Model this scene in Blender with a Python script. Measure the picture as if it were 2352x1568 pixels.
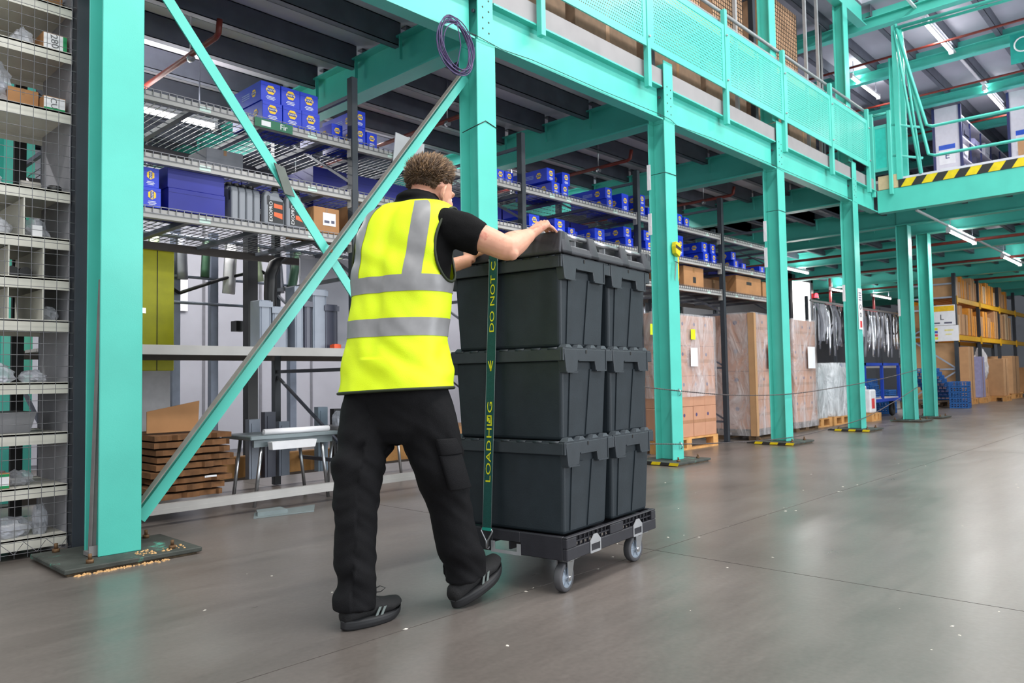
import bpy, bmesh, math, random
from mathutils import Vector, Matrix, noise
random.seed(7)
for o in list(bpy.data.objects): bpy.data.objects.remove(o)
SC = bpy.context.scene
COL = SC.collection

# ---------------------------------------------------------------- camera
cam_data = bpy.data.cameras.new('camera')
cam_data.sensor_width = 36.0
cam_data.lens = 1755.06 / 2352 * 36.0
cam_data.clip_end = 200
cam = bpy.data.objects.new('camera', cam_data)
COL.objects.link(cam)
yaw, pitch, roll = math.radians(43.3407), math.radians(2.7761), math.radians(-0.9892)
fw = Vector((math.cos(yaw)*math.cos(pitch), math.sin(yaw)*math.cos(pitch), math.sin(pitch)))
rt = Vector((math.sin(yaw), -math.cos(yaw), 0)); up = rt.cross(fw)
rt2 = rt*math.cos(roll) + up*math.sin(roll); up2 = -rt*math.sin(roll) + up*math.cos(roll)
m = Matrix((rt2, up2, -fw)).transposed().to_4x4(); m.translation = (0, 0, 0.8716)
cam.matrix_world = m
SC.camera = cam
cam_data.dof.use_dof = True
cam_data.dof.focus_distance = 3.3
cam_data.dof.aperture_fstop = 6.3

# ---------------------------------------------------------------- world, light, exposure
SC.view_settings.view_transform = 'Standard'
SC.view_settings.look = 'None'
SC.view_settings.exposure = 0.0
SC.view_settings.gamma = 1.0
SC.view_settings.use_curve_mapping = False
w = bpy.data.worlds.new('hall_ambience'); SC.world = w
w.use_nodes = True
w.node_tree.nodes['Background'].inputs[0].default_value = (0.90, 0.95, 1.0, 1)
w.node_tree.nodes['Background'].inputs[1].default_value = 0.62

def area(name, loc, sx, sy, power, rot=(0, 0, 0), col=(1, 0.97, 0.93)):
    l = bpy.data.lights.new(name, 'AREA'); l.shape = 'RECTANGLE'; l.size = sx; l.size_y = sy
    l.energy = power; l.color = col
    o = bpy.data.objects.new(name, l); COL.objects.link(o)
    o.location = loc; o.rotation_euler = rot
    return o
# long LED battens hung high over the open aisle, above the frame
for i, (x, y) in enumerate([(-3.0, 0.6), (1.5, 0.6), (6.0, 0.6), (10.5, 0.6), (1.5, -3.2), (6.0, -3.2), (10.5, -3.2)]):
    area('aisle_led_batten', (x, y, 8.2), 3.6, 0.5, 215, rot=(math.radians(12), 0, 0))
# unseen cool area lamp behind and right of the camera
area('behind_camera_lamp', (-5.0, -5.5, 3.2), 6.0, 5.0, 260, rot=(math.radians(72), 0, math.radians(-42)), col=(0.93, 0.97, 1))

# unseen fill light added on the right to brighten floor and columns
area('side_fill', (9.5, -8.6, 2.6), 9.0, 4.2, 980, rot=(math.radians(80), 0, 0), col=(0.91, 0.95, 1))

# ---------------------------------------------------------------- helpers
def lin(c):
    return tuple(((v/255)/12.92 if v/255 <= 0.04045 else ((v/255+0.055)/1.055)**2.4) for v in c)

MATS = {}
def mat(name, rgb, rough=0.5, metal=0.0, var=0.08, scale=12.0, bump=0.0, bscale=60.0, spec=0.5, emit=None, estr=0.0, alpha=1.0, trans=0.0, coat=0.0, dirt=None, sheen=0.0, sss=0.0):
    """procedural principled material: noise-varied colour, noise-varied roughness, optional fine relief"""
    if name in MATS: return MATS[name]
    m = bpy.data.materials.new(name); m.use_nodes = True
    nt = m.node_tree; N = nt.nodes; L = nt.links
    b = N['Principled BSDF']
    c = lin(rgb)
    tc = N.new('ShaderNodeTexCoord')
    nz = N.new('ShaderNodeTexNoise'); nz.inputs['Scale'].default_value = scale; nz.inputs['Detail'].default_value = 5
    L.new(tc.outputs['Object'], nz.inputs['Vector'])
    rp = N.new('ShaderNodeValToRGB')
    lo = tuple(max(0, v*(1-var*1.6)) for v in c); hi = tuple(min(1, v*(1+var)) for v in c)
    rp.color_ramp.elements[0].position = 0.3; rp.color_ramp.elements[0].color = (*lo, 1)
    rp.color_ramp.elements[1].position = 0.7; rp.color_ramp.elements[1].color = (*hi, 1)
    L.new(nz.outputs['Fac'], rp.inputs['Fac'])
    outc = rp.outputs['Color']
    if dirt:
        n2 = N.new('ShaderNodeTexNoise'); n2.inputs['Scale'].default_value = dirt[1]; n2.inputs['Detail'].default_value = 8
        n2.inputs['Roughness'].default_value = 0.7
        L.new(tc.outputs['Object'], n2.inputs['Vector'])
        r2 = N.new('ShaderNodeValToRGB'); r2.color_ramp.elements[0].position = dirt[2]; r2.color_ramp.elements[1].position = dirt[2]+0.08
        L.new(n2.outputs['Fac'], r2.inputs['Fac'])
        mx = N.new('ShaderNodeMixRGB'); mx.inputs['Color2'].default_value = (*lin(dirt[0]), 1)
        L.new(r2.outputs['Color'], mx.inputs['Fac']); L.new(outc, mx.inputs['Color1'])
        outc = mx.outputs['Color']
    L.new(outc, b.inputs['Base Color'])
    b.inputs['Roughness'].default_value = rough; b.inputs['Metallic'].default_value = metal
    b.inputs['Specular IOR Level'].default_value = spec
    b.inputs['Coat Weight'].default_value = coat
    b.inputs['Sheen Weight'].default_value = sheen
    if sss: 
        b.inputs['Subsurface Weight'].default_value = sss
        b.inputs['Subsurface Radius'].default_value = (0.02, 0.008, 0.005)
    if trans: b.inputs['Transmission Weight'].default_value = trans
    if alpha < 1: b.inputs['Alpha'].default_value = alpha
    if bump:
        n3 = N.new('ShaderNodeTexNoise'); n3.inputs['Scale'].default_value = bscale; n3.inputs['Detail'].default_value = 4
        L.new(tc.outputs['Object'], n3.inputs['Vector'])
        bp = N.new('ShaderNodeBump'); bp.inputs['Strength'].default_value = bump; bp.inputs['Distance'].default_value = 0.01
        L.new(n3.outputs['Fac'], bp.inputs['Height']); L.new(bp.outputs['Normal'], b.inputs['Normal'])
    if emit:
        b.inputs['Emission Color'].default_value = (*lin(emit), 1); b.inputs['Emission Strength'].default_value = estr
    MATS[name] = m
    return m

class MB:
    """collects vertices and faces of one mesh"""
    def __init__(s): s.v = []; s.f = []; s.sm = []
    def add(s, vs, fs, smooth=False):
        n = len(s.v); s.v += [tuple(v) for v in vs]; s.f += [tuple(i+n for i in f) for f in fs]; s.sm += [smooth]*len(fs); return s
    def box(s, x0, x1, y0, y1, z0, z1):
        return s.add([(x0,y0,z0),(x1,y0,z0),(x1,y1,z0),(x0,y1,z0),(x0,y0,z1),(x1,y0,z1),(x1,y1,z1),(x0,y1,z1)],
                     [(0,3,2,1),(4,5,6,7),(0,1,5,4),(1,2,6,5),(2,3,7,6),(3,0,4,7)])
    def taper(s, b, t, z0, z1):
        """frustum: b,t = (x0,x1,y0,y1) at z0 and z1"""
        return s.add([(b[0],b[2],z0),(b[1],b[2],z0),(b[1],b[3],z0),(b[0],b[3],z0),(t[0],t[2],z1),(t[1],t[2],z1),(t[1],t[3],z1),(t[0],t[3],z1)],
                     [(0,3,2,1),(4,5,6,7),(0,1,5,4),(1,2,6,5),(2,3,7,6),(3,0,4,7)])
    def bar(s, p, q, wx, wz, upv=(0,0,1)):
        """rectangular bar from p to q, width wx (sideways) and wz (along up)"""
        p = Vector(p); q = Vector(q); d = (q-p).normalized(); u = Vector(upv)
        if abs(d.dot(u)) > 0.99: u = Vector((1,0,0))
        sd = d.cross(u).normalized(); u = sd.cross(d).normalized()
        vs = []
        for c in (p, q):
            for a, b in ((-1,-1),(1,-1),(1,1),(-1,1)): vs.append(c + sd*a*wx/2 + u*b*wz/2)
        return s.add(vs, [(0,1,2,3),(7,6,5,4),(0,4,5,1),(1,5,6,2),(2,6,7,3),(3,7,4,0)])
    def prism(s, pts, axis, a, b):
        """extrude polygon pts (2D) along axis from a to b. axis x:(y,z) y:(x,z) z:(x,y)"""
        n = len(pts)
        def mk(p, t): return (t,p[0],p[1]) if axis=='x' else ((p[0],t,p[1]) if axis=='y' else (p[0],p[1],t))
        vs = [mk(p,a) for p in pts]+[mk(p,b) for p in pts]
        fs = [tuple(range(n-1,-1,-1)), tuple(range(n,2*n))]+[(i,(i+1)%n,n+(i+1)%n,n+i) for i in range(n)]
        return s.add(vs, fs)
    def tube(s, pts, r, n=8, cap=True, closed=False):
        """tube along points; r number or list"""
        pts = [Vector(p) for p in pts]; k = len(pts)
        rs = r if isinstance(r, (list, tuple)) else [r]*k
        vs = []; prev = None
        for i, p in enumerate(pts):
            if closed: d = (pts[(i+1)%k]-pts[i-1]).normalized()
            else: d = (pts[min(i+1,k-1)]-pts[max(i-1,0)]).normalized()
            if prev is None:
                u = Vector((0,0,1)) if abs(d.z) < 0.9 else Vector((1,0,0))
                sd = d.cross(u).normalized()
            else:
                sd = (prev - d*prev.dot(d)).normalized()
            prev = sd; u = sd.cross(d)
            for j in range(n):
                a = 2*math.pi*j/n; vs.append(p + (sd*math.cos(a)+u*math.sin(a))*rs[i])
        fs = []
        for i in range(k if closed else k-1):
            i2 = (i+1) % k
            for j in range(n): fs.append((i*n+j, i*n+(j+1)%n, i2*n+(j+1)%n, i2*n+j))
        s.add(vs, fs, True)
        if cap and not closed:
            base = len(s.v)-len(vs)
            s.f.append(tuple(base+j for j in range(n-1,-1,-1))); s.sm.append(False)
            s.f.append(tuple(base+(k-1)*n+j for j in range(n))); s.sm.append(False)
        return s
    def lathe(s, prof, c=(0,0,0), axis='z', n=20, cap=True):
        """revolve (r,h) profile about axis through c"""
        vs = []
        for r, h in prof:
            for j in range(n):
                a = 2*math.pi*j/n; x, y = r*math.cos(a), r*math.sin(a)
                v = (x,y,h) if axis=='z' else ((x,h,y) if axis=='y' else (h,x,y))
                vs.append((v[0]+c[0], v[1]+c[1], v[2]+c[2]))
        fs = []
        for i in range(len(prof)-1):
            for j in range(n): fs.append((i*n+j, i*n+(j+1)%n, (i+1)*n+(j+1)%n, (i+1)*n+j))
        s.add(vs, fs, True)
        base = len(s.v)-len(vs); k = len(prof)
        if not cap: return s
        if prof[0][0] > 1e-5: s.f.append(tuple(base+j for j in range(n-1,-1,-1))); s.sm.append(False)
        if prof[-1][0] > 1e-5: s.f.append(tuple(base+(k-1)*n+j for j in range(n))); s.sm.append(False)
        return s
    def loft(s, rings, cap=True):
        """rings: lists of equal-length point loops"""
        n = len(rings[0]); vs = [p for r in rings for p in r]; fs = []
        for i in range(len(rings)-1):
            for j in range(n): fs.append((i*n+j, i*n+(j+1)%n, (i+1)*n+(j+1)%n, (i+1)*n+j))
        if cap: fs += [tuple(range(n-1,-1,-1)), tuple((len(rings)-1)*n+j for j in range(n))]
        return s.add(vs, fs, True)
    def mesh(s, name, m=None):
        me = bpy.data.meshes.new(name); me.from_pydata(s.v, [], s.f)
        me.polygons.foreach_set('use_smooth', s.sm)
        bm = bmesh.new(); bm.from_mesh(me); bmesh.ops.recalc_face_normals(bm, faces=bm.faces); bm.to_mesh(me); bm.free()
        if m: me.materials.append(m)
        return me

def obj(name, mb, m, parent=None, loc=None, rot=None, bevel=0.0, seg=2):
    me = mb if isinstance(mb, bpy.types.Mesh) else mb.mesh(name, m)
    o = bpy.data.objects.new(name, me); COL.objects.link(o)
    if parent: o.parent = parent
    if loc: o.location = loc
    if rot: o.rotation_euler = rot
    if bevel:
        bv = o.modifiers.new('edge', 'BEVEL'); bv.width = bevel; bv.segments = seg; bv.limit_method = 'ANGLE'; bv.angle_limit = math.radians(40)
    return o
def tag(o, label, cat, group=None):
    if cat in ('column','beam'): o['kind'] = 'thing'
    o['label'] = label; o['category'] = cat
    if group: o['group'] = group
    return o
def thing(name, label, cat, loc=(0,0,0), rz=0.0, group=None):
    o = bpy.data.objects.new(name, None); COL.objects.link(o)
    o.empty_display_size = 0.1; o.location = loc; o.rotation_euler = (0,0,rz)
    return tag(o, label, cat, group)
def struct(name, mb, m, parent=None, **k):
    o = obj(name, mb, m, parent, **k)
    if not parent: o['kind'] = 'structure'
    return o
def copy_tree(o, loc=None, rz=None, label=None, group=None, parent=None):
    c = o.copy(); COL.objects.link(c); c.parent = parent
    if loc is not None: c.location = loc
    if rz is not None: c.rotation_euler = (0,0,rz)
    if label: c['label'] = label
    if group: c['group'] = group
    for ch in o.children: copy_tree(ch, parent=c)
    return c
TXT = {}
def text_mesh(s, size=1.0, m=None, align='CENTER', extrude=0.0):
    """flat lettering as a mesh in the local XY plane, facing +Z"""
    key = (s, size, align, m.name if m else '')
    if key in TXT: return TXT[key]
    cu = bpy.data.curves.new('lettering', 'FONT'); cu.body = s; cu.size = size; cu.align_x = align; cu.align_y = 'CENTER'; cu.extrude = extrude
    cu.resolution_u = 3
    o = bpy.data.objects.new('lettering', cu); COL.objects.link(o)
    bpy.context.view_layer.update()
    me = bpy.data.meshes.new_from_object(o.evaluated_get(bpy.context.evaluated_depsgraph_get()))
    bpy.data.objects.remove(o); bpy.data.curves.remove(cu)
    if m: me.materials.clear(); me.materials.append(m)
    TXT[key] = me
    return me
_T = ['','','twenty','thirty','forty','fifty','sixty','seventy','eighty','ninety']
ORD = ['first','second','third','fourth','fifth','sixth','seventh','eighth','ninth','tenth','eleventh','twelfth','thirteenth','fourteenth','fifteenth','sixteenth','seventeenth','eighteenth','nineteenth']
for _t in range(2,10): ORD += [_T[_t][:-1]+'ieth']+[_T[_t]+'-'+w_ for w_ in ORD[:9]]

# ---------------------------------------------------------------- palette
TEAL = mat('teal_paint', (84,196,181), rough=0.38, var=0.05, scale=3, bump=0.05, bscale=220, dirt=((110,150,140), 9, 0.74))
GALV = mat('galvanised_steel', (94,98,110), rough=0.5, metal=0.12, var=0.12, scale=5)
DECKG = mat('grey_deck_board', (232,228,240), rough=0.7, var=0.06, scale=2)
EDGEB = mat('pale_edge_board', (146,144,146), rough=0.6, var=0.06, scale=4)
DARKP = mat('dark_slate_paint', (48,54,62), rough=0.5, var=0.1, scale=6)
BEAMG = mat('grey_shelf_beam', (168,166,164), rough=0.5, var=0.06, scale=5)
WIRE = mat('grey_wire', (120,120,124), rough=0.4, metal=0.6)
CREAM = mat('cream_shelf_paint', (206,204,194), rough=0.5, var=0.05, scale=6)
YEL = mat('hazard_yellow', (226,200,14), rough=0.55, var=0.08)
BLK = mat('hazard_black', (40,40,40), rough=0.6, var=0.1)
PLATE = mat('worn_base_plate', (66,70,66), rough=0.75, var=0.25, scale=8, dirt=((80,160,140), 7, 0.6), bump=0.3, bscale=40)
STEEL = mat('bright_steel', (190,192,196), rough=0.28, metal=0.9, var=0.05)
REDP = mat('red_oxide_pipe', (120,44,34), rough=0.5, var=0.15)
WHITE = mat('white_print', (235,235,238), rough=0.6, var=0.02)
CARD = mat('cardboard', (196,152,110), rough=0.8, var=0.06, scale=6, bump=0.05, bscale=30)
CARD2 = mat('brown_cardboard', (168,122,80), rough=0.8, var=0.1, scale=5, bump=0.05, bscale=30)
BLUEB = mat('blue_parts_box', (16,54,200), rough=0.4, var=0.05, scale=8)
NAVYB = mat('navy_carton', (20,30,138), rough=0.5, var=0.06, scale=6)
BADGE = mat('badge_yellow', (246,200,30), rough=0.5, var=0.02)
BTXT = mat('badge_blue', (20,40,130), rough=0.5, var=0.02)
TUBE = mat('fluorescent_tube', (255,255,255), emit=(255,250,244), estr=16)
LAMPB = mat('lamp_white_enamel', (222,222,226), rough=0.4, var=0.03)
BLACKP = mat('black_plastic', (24,24,26), rough=0.45, var=0.1)
PAPER = mat('white_paper', (232,232,236), rough=0.7, var=0.03)
# ================================================================ FLOOR
def floor_material():
    m = bpy.data.materials.new('polished_concrete'); m.use_nodes = True
    nt = m.node_tree; N = nt.nodes; L = nt.links; b = N['Principled BSDF']
    tc = N.new('ShaderNodeTexCoord')
    n1 = N.new('ShaderNodeTexNoise'); n1.inputs['Scale'].default_value = 0.8; n1.inputs['Detail'].default_value = 6
    n2 = N.new('ShaderNodeTexNoise'); n2.inputs['Scale'].default_value = 55; n2.inputs['Detail'].default_value = 6
    mp = N.new('ShaderNodeMapping'); mp.inputs['Scale'].default_value = (0.5, 2.6, 1)
    n4 = N.new('ShaderNodeTexNoise'); n4.inputs['Scale'].default_value = 2.2; n4.inputs['Detail'].default_value = 9; n4.inputs['Roughness'].default_value = 0.75
    L.new(tc.outputs['Object'], n1.inputs['Vector']); L.new(tc.outputs['Object'], n2.inputs['Vector'])
    L.new(tc.outputs['Object'], mp.inputs['Vector']); L.new(mp.outputs['Vector'], n4.inputs['Vector'])
    r1 = N.new('ShaderNodeValToRGB'); r1.color_ramp.elements[0].position = 0.32; r1.color_ramp.elements[1].position = 0.7
    r1.color_ramp.elements[0].color = (*lin((94,88,84)), 1); r1.color_ramp.elements[1].color = (*lin((116,109,105)), 1)
    L.new(n1.outputs['Fac'], r1.inputs['Fac'])
    mx = N.new('ShaderNodeMixRGB'); mx.blend_type = 'OVERLAY'; mx.inputs['Fac'].default_value = 0.22
    L.new(r1.outputs['Color'], mx.inputs['Color1']); L.new(n2.outputs['Fac'], mx.inputs['Color2'])
    mx2 = N.new('ShaderNodeMixRGB'); mx2.blend_type = 'OVERLAY'; mx2.inputs['Fac'].default_value = 0.35
    L.new(mx.outputs['Color'], mx2.inputs['Color1']); L.new(n4.outputs['Fac'], mx2.inputs['Color2'])
    L.new(mx2.outputs['Color'], b.inputs['Base Color'])
    rr = N.new('ShaderNodeMapRange'); rr.inputs['To Min'].default_value = 0.20; rr.inputs['To Max'].default_value = 0.42
    L.new(n4.outputs['Fac'], rr.inputs['Value']); L.new(rr.outputs['Result'], b.inputs['Roughness'])
    b.inputs['Specular IOR Level'].default_value = 0.5
    n3 = N.new('ShaderNodeTexNoise'); n3.inputs['Scale'].default_value = 18; n3.inputs['Detail'].default_value = 3
    L.new(tc.outputs['Object'], n3.inputs['Vector'])
    bp = N.new('ShaderNodeBump'); bp.inputs['Strength'].default_value = 0.06; bp.inputs['Distance'].default_value = 0.01
    L.new(n3.outputs['Fac'], bp.inputs['Height']); L.new(bp.outputs['Normal'], b.inputs['Normal'])
    return m
FLOORM = floor_material()
JOINT = mat('dark_joint_filler', (60,56,54), rough=0.9, var=0.3, scale=20)
floor = struct('floor', MB().box(-8, 46, -9, 14, -0.2, -0.012), JOINT)
xs = [-8, -2.9, 3.30, 9.5, 15.7, 21.9, 28.1, 46]; ys = [-9, -3.4, 2.155, 7.7, 14]
for i in range(len(xs)-1):
    for j in range(len(ys)-1):
        struct('slab', MB().box(xs[i]+0.003, xs[i+1]-0.003, ys[j]+0.0025, ys[j+1]-0.0025, -0.012, 0), FLOORM, floor)

# ================================================================ MEZZANINE STEEL
CX0, CS, CY = 1.5505, 2.6333, 4.0754     # right edge of first column, bay, front face
CW = 0.203
def hsec(mb, x0, x1, y0, y1, z0, z1, t=0.012):
    """H section with flanges facing -y / +y"""
    mb.box(x0, x1, y0, y0+t, z0, z1); mb.box(x0, x1, y1-t, y1, z0, z1)
    xm = (x0+x1)/2; mb.box(xm-t*0.45, xm+t*0.45, y0+t, y1-t, z0, z1)
    return mb
CLAB = ['nearest teal steel column, right beside the mesh fronted shelf unit',
        'teal steel column standing directly behind the man with the cable coil on it',
        'teal steel column just right of the stacked crates, with a tape roll tied on',
        'teal steel column in front of the shrink-wrapped pallet, third bay from the man',
        'teal steel column with a white safety notice on its flange',
        'teal steel column under the end of the footbridge, left of the close pair',
        'teal steel column under the footbridge, right of the close pair']
def column(k, label):
    xr = CX0 + CS*k if k < 6 else 15.93
    t = thing('steel_column', label, 'column', (xr-CW/2, CY+CW/2, 0), 0, 'teal mezzanine columns')
    h = CW/2
    top = 4.08 if k < 5 else 3.46
    sh = MB(); hsec(sh, -h, h, -h, h, 0.035, 3.46 if k < 6 else 3.46)
    if k < 5:
        sh.box(-h+0.018, h-0.018, -h, -h+0.012, 3.46, 4.08); sh.box(-h+0.018, h-0.018, h-0.012, h, 3.46, 4.08); sh.box(-0.006, 0.006, -h+0.012, h-0.012, 3.46, 4.08)
    obj('shaft', sh, TEAL, t, bevel=0.003, seg=1)
    bp = MB().box(-0.30, 0.34, -0.27, 0.255, 0.012, 0.035)
    obj('base_plate', bp, PLATE, t, bevel=0.004, seg=1)
    obj('grout_bed', MB().box(-0.28, 0.32, -0.25, 0.24, 0.0, 0.012), mat('grout', (120,104,84), rough=0.95, var=0.3, scale=30), t)
    for bx, by in ((-0.17,-0.2),(0.22,-0.19),(-0.2,0.2),(0.24,0.2)):
        b = MB().lathe([(0.018,0.035),(0.018,0.052)], (bx,by,0), 'z', 6).lathe([(0.009,0.052),(0.009,0.078)], (bx,by,0), 'z', 8)
        obj('anchor_bolt', b, mat('rusty_bolt', (120,92,66), rough=0.7, metal=0.5, var=0.25, scale=40), t)
    if 2 <= k <= 4:
        for q in range(6):
            a, b2 = -0.27+q*0.1, -0.27+(q+1)*0.1
            obj('hazard_tape', MB().prism([(a,0.008),(b2,0.008),(b2-0.015,0.036),(a-0.015,0.036)], 'x', -0.3035, -0.3005), YEL if q % 2 == 0 else BLK, t)
    if 1 <= k <= 4:
        for q in range(4):
            for sx in (-0.03, 0.035):
                obj('bolt_hole', MB().lathe([(0.008,-h-0.0015),(0.008,-h)], (sx, 0, 3.56+q*0.085-0.02*(sx>0)), 'y', 8), BLK, t)
        for zz in (3.52, 3.72):
            obj('bolt', MB().lathe([(0.014,0),(0.014,0.02)], (-0.06, -0.02, zz), 'x', 6), GALV, t)
    return t
cols = [column(k, CLAB[k]) for k in range(7)]
# cable tie round columns
def tie(k, z, dz, r=0.0035):
    c = cols[k]; h = CW/2 + 0.003
    mb = MB().tube([(-h,h*0.6,z-dz*1.4),(-h,-h,z-dz),(-0.02,-h-0.002,z),(h,-h,z-dz*0.6),(h,h*0.6,z-dz)], r, 6)
    obj('cable_tie', mb, BLACKP, c)
tie(1, 2.84, 0.05); tie(2, 2.92, 0.0); tie(3, 2.93, 0.0)

# edge beams between the columns: channel section, web to the aisle
YB = 4.15
for k in range(-1, 5):
    x0 = CX0+CS*k+0.004 if k >= 0 else -3.0
    x1 = CX0+CS*(k+1)-CW-0.004 if k < 4 else 14.49
    if k == 4: x1 = 13.05
    mb = MB().box(x0, x1, YB, YB+0.01, 3.47, 3.81).box(x0, x1, YB-0.065, YB+0.06, 3.46, 3.475).box(x0, x1, YB-0.065, YB+0.06, 3.797, 3.812)
    nm = ['beyond the left edge, over the mesh shelf unit', 'spanning from the nearest column to the coil column', 'spanning above the crates, right of the coil column', 'spanning above the first wrapped pallet', 'spanning above the second wrapped pallet', 'ending at the footbridge corner'][k+1]
    b = thing('edge_beam', 'teal steel mezzanine edge beam ' + nm, 'beam', (0,0,0), 0, 'teal mezzanine edge beams')
    obj('channel', mb, TEAL, b)
    eb = obj('edge_board', MB().box(x0, x1+ (CW if k < 4 else 0), YB-0.045, YB-0.005, 3.815, 3.99), EDGEB, b)
# cross beams going back under the deck
for k in range(-1, 7):
    xc = (CX0+CS*k-CW/2) if k < 6 else 15.83
    if k == -1: xc = CX0-CS-CW/2
    mb = MB().box(xc-0.006, xc+0.006, CY+CW+0.002, 13, 3.475, 3.80).box(xc-0.085, xc+0.085, CY+CW+0.002, 13, 3.46, 3.478).box(xc-0.085, xc+0.085, CY+CW+0.002, 13, 3.797, 3.812)
    nm = ['left of the picture', 'meeting the nearest column', 'meeting the coil column behind the man', 'meeting the column right of the crates', 'meeting the column at the second wrapped pallet', 'meeting the column with the white notice', 'meeting the left column of the far pair', 'meeting the right column of the far pair'][k+1]
    cb = thing('cross_beam', 'deep teal cross beam under the mezzanine deck ' + nm, 'beam', (0,0,0), 0, 'teal mezzanine cross beams')
    obj('i_section', mb, TEAL, cb)
    for j in range(1, 12):
        yj = 4.43+0.645*j
        for sx in (-1, 1):
            obj('joist_cleat', MB().box(xc+sx*0.085-(0.03 if sx>0 else 0.0), xc+sx*0.085+(0.0 if sx>0 else 0.03), yj-0.05, yj-0.042, 3.60, 3.80), TEAL, cb)
# deck of the mezzanine with its joists
ceiling = struct('ceiling', MB().box(-3, 13.0, YB-0.002, 13, 3.945, 3.99), DECKG)
for k in range(-1, 5):
    xa = CX0+CS*k-CW/2+0.012; xb = xa+CS-0.024
    for j in range(1, 12):
        yj = 4.43+0.645*j
        mb = MB().box(xa+0.02, xb-0.02, yj, yj+0.006, 3.735, 3.94).box(xa+0.02, xb-0.02, yj, yj+0.075, 3.735, 3.741).box(xa+0.02, xb-0.02, yj, yj+0.075, 3.934, 3.94).box(xa+0.02, xb-0.02, yj+0.069, yj+0.075, 3.735, 3.755)
        obj('joist', mb, GALV, ceiling)

# second row column seen through the left shelf unit
rc = thing('steel_column', 'teal column far behind the left shelf unit, seen through its shelves', 'column', (1.62,6.75,0), 0, 'teal mezzanine columns')
obj('shaft', hsec(MB(), -.1015, .1015, -.1015, .1015, .012, 3.46), TEAL, rc); obj('base_plate', MB().box(-.25,.25,-.25,.25,0,.012), PLATE, rc)
# crumbs of sawdust along the base plate of the nearest column
random.seed(17); sd0 = MB()
for q in range(170):
    x = random.uniform(1.19,1.62); y = 3.915-abs(random.gauss(0,.014)) if q < 130 else random.uniform(3.93,4.06); z0 = 0 if q < 130 else .035
    if q >= 130: x = random.uniform(1.5,1.75)
    r = random.uniform(.002,.007); sd0.taper((x-r,x+r,y-r,y+r),(x-r*.4,x+r*.5,y-r*.5,y+r*.4),z0,z0+r*random.uniform(.6,1.3))
so0 = obj('sawdust', sd0, mat('pale_sawdust',(206,164,112),rough=.9,var=.2)); so0['kind'] = 'stuff'; tag(so0,'pale sawdust crumbs along the base plate of the nearest column','sawdust')

# pale flecks and chips scattered on the concrete
random.seed(23); fl = MB()
for q in range(90):
    x = random.uniform(1.2,8); y = random.uniform(.4,3.6)
    if random.random() < .35: y = 2.155+random.gauss(0,.02)
    r = random.uniform(.0015,.006); a = random.uniform(0,3); c_, s_ = math.cos(a)*r*2, math.sin(a)*r*2
    fl.add([(x+c_,y+s_,0),(x-s_*.6,y+c_*.6,0),(x-c_,y-s_,0),(x+s_*.5,y-c_*.5,0),(x,y,r*.6)],[(0,1,4),(1,2,4),(2,3,4),(3,0,4)])
fo = obj('floor_debris', fl, mat('pale_chips',(206,200,190),rough=.8,var=.3,scale=2)); fo['kind'] = 'stuff'; tag(fo,'tiny pale flecks and chips scattered over the concrete','debris')
# ================================================================ GUARD RAIL ON THE MEZZANINE EDGE
def perforated():
    m = bpy.data.materials.new('perforated_teal_sheet'); m.use_nodes = True
    nt = m.node_tree; N = nt.nodes; L = nt.links; b = N['Principled BSDF']; out = N['Material Output']
    b.inputs['Base Color'].default_value = (*lin((84,196,181)), 1); b.inputs['Roughness'].default_value = 0.28
    tc = N.new('ShaderNodeTexCoord'); sp = N.new('ShaderNodeSeparateXYZ'); L.new(tc.outputs['Object'], sp.inputs['Vector'])
    def mth(op, a, bb=None, v=None):
        n = N.new('ShaderNodeMath'); n.operation = op; L.new(a, n.inputs[0])
        if bb is not None: L.new(bb, n.inputs[1])
        if v is not None: n.inputs[1].default_value = v
        return n.outputs[0]
    P = 0.030
    zx = mth('MULTIPLY', sp.outputs['Z'], v=1/P); row = mth('FLOOR', zx)
    off = mth('MULTIPLY', mth('MODULO', row, v=2.0), v=0.5)
    u = mth('SUBTRACT', mth('FRACT', mth('ADD', mth('MULTIPLY', sp.outputs['X'], v=1/P), off)), v=0.5)
    v = mth('SUBTRACT', mth('FRACT', zx), v=0.5)
    d = mth('ADD', mth('MULTIPLY', u, u), mth('MULTIPLY', v, v))
    hole = mth('LESS_THAN', d, v=0.062)
    tr = N.new('ShaderNodeBsdfTransparent'); mx = N.new('ShaderNodeMixShader')
    L.new(hole, mx.inputs[0]); L.new(b.outputs[0], mx.inputs[1]); L.new(tr.outputs[0], mx.inputs[2]); L.new(mx.outputs[0], out.inputs['Surface'])
    return m
PERF = perforated()
GREYR = mat('grey_rail_paint', (168,170,174), rough=0.4, metal=0.3)
rail = thing('guard_railing', 'teal perforated guard railing along the edge of the mezzanine deck', 'railing', (0,0,0))
PX = [1.54, 3.13, 4.715, 6.305, 7.905, 9.455, 11.04, 12.56]
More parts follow.
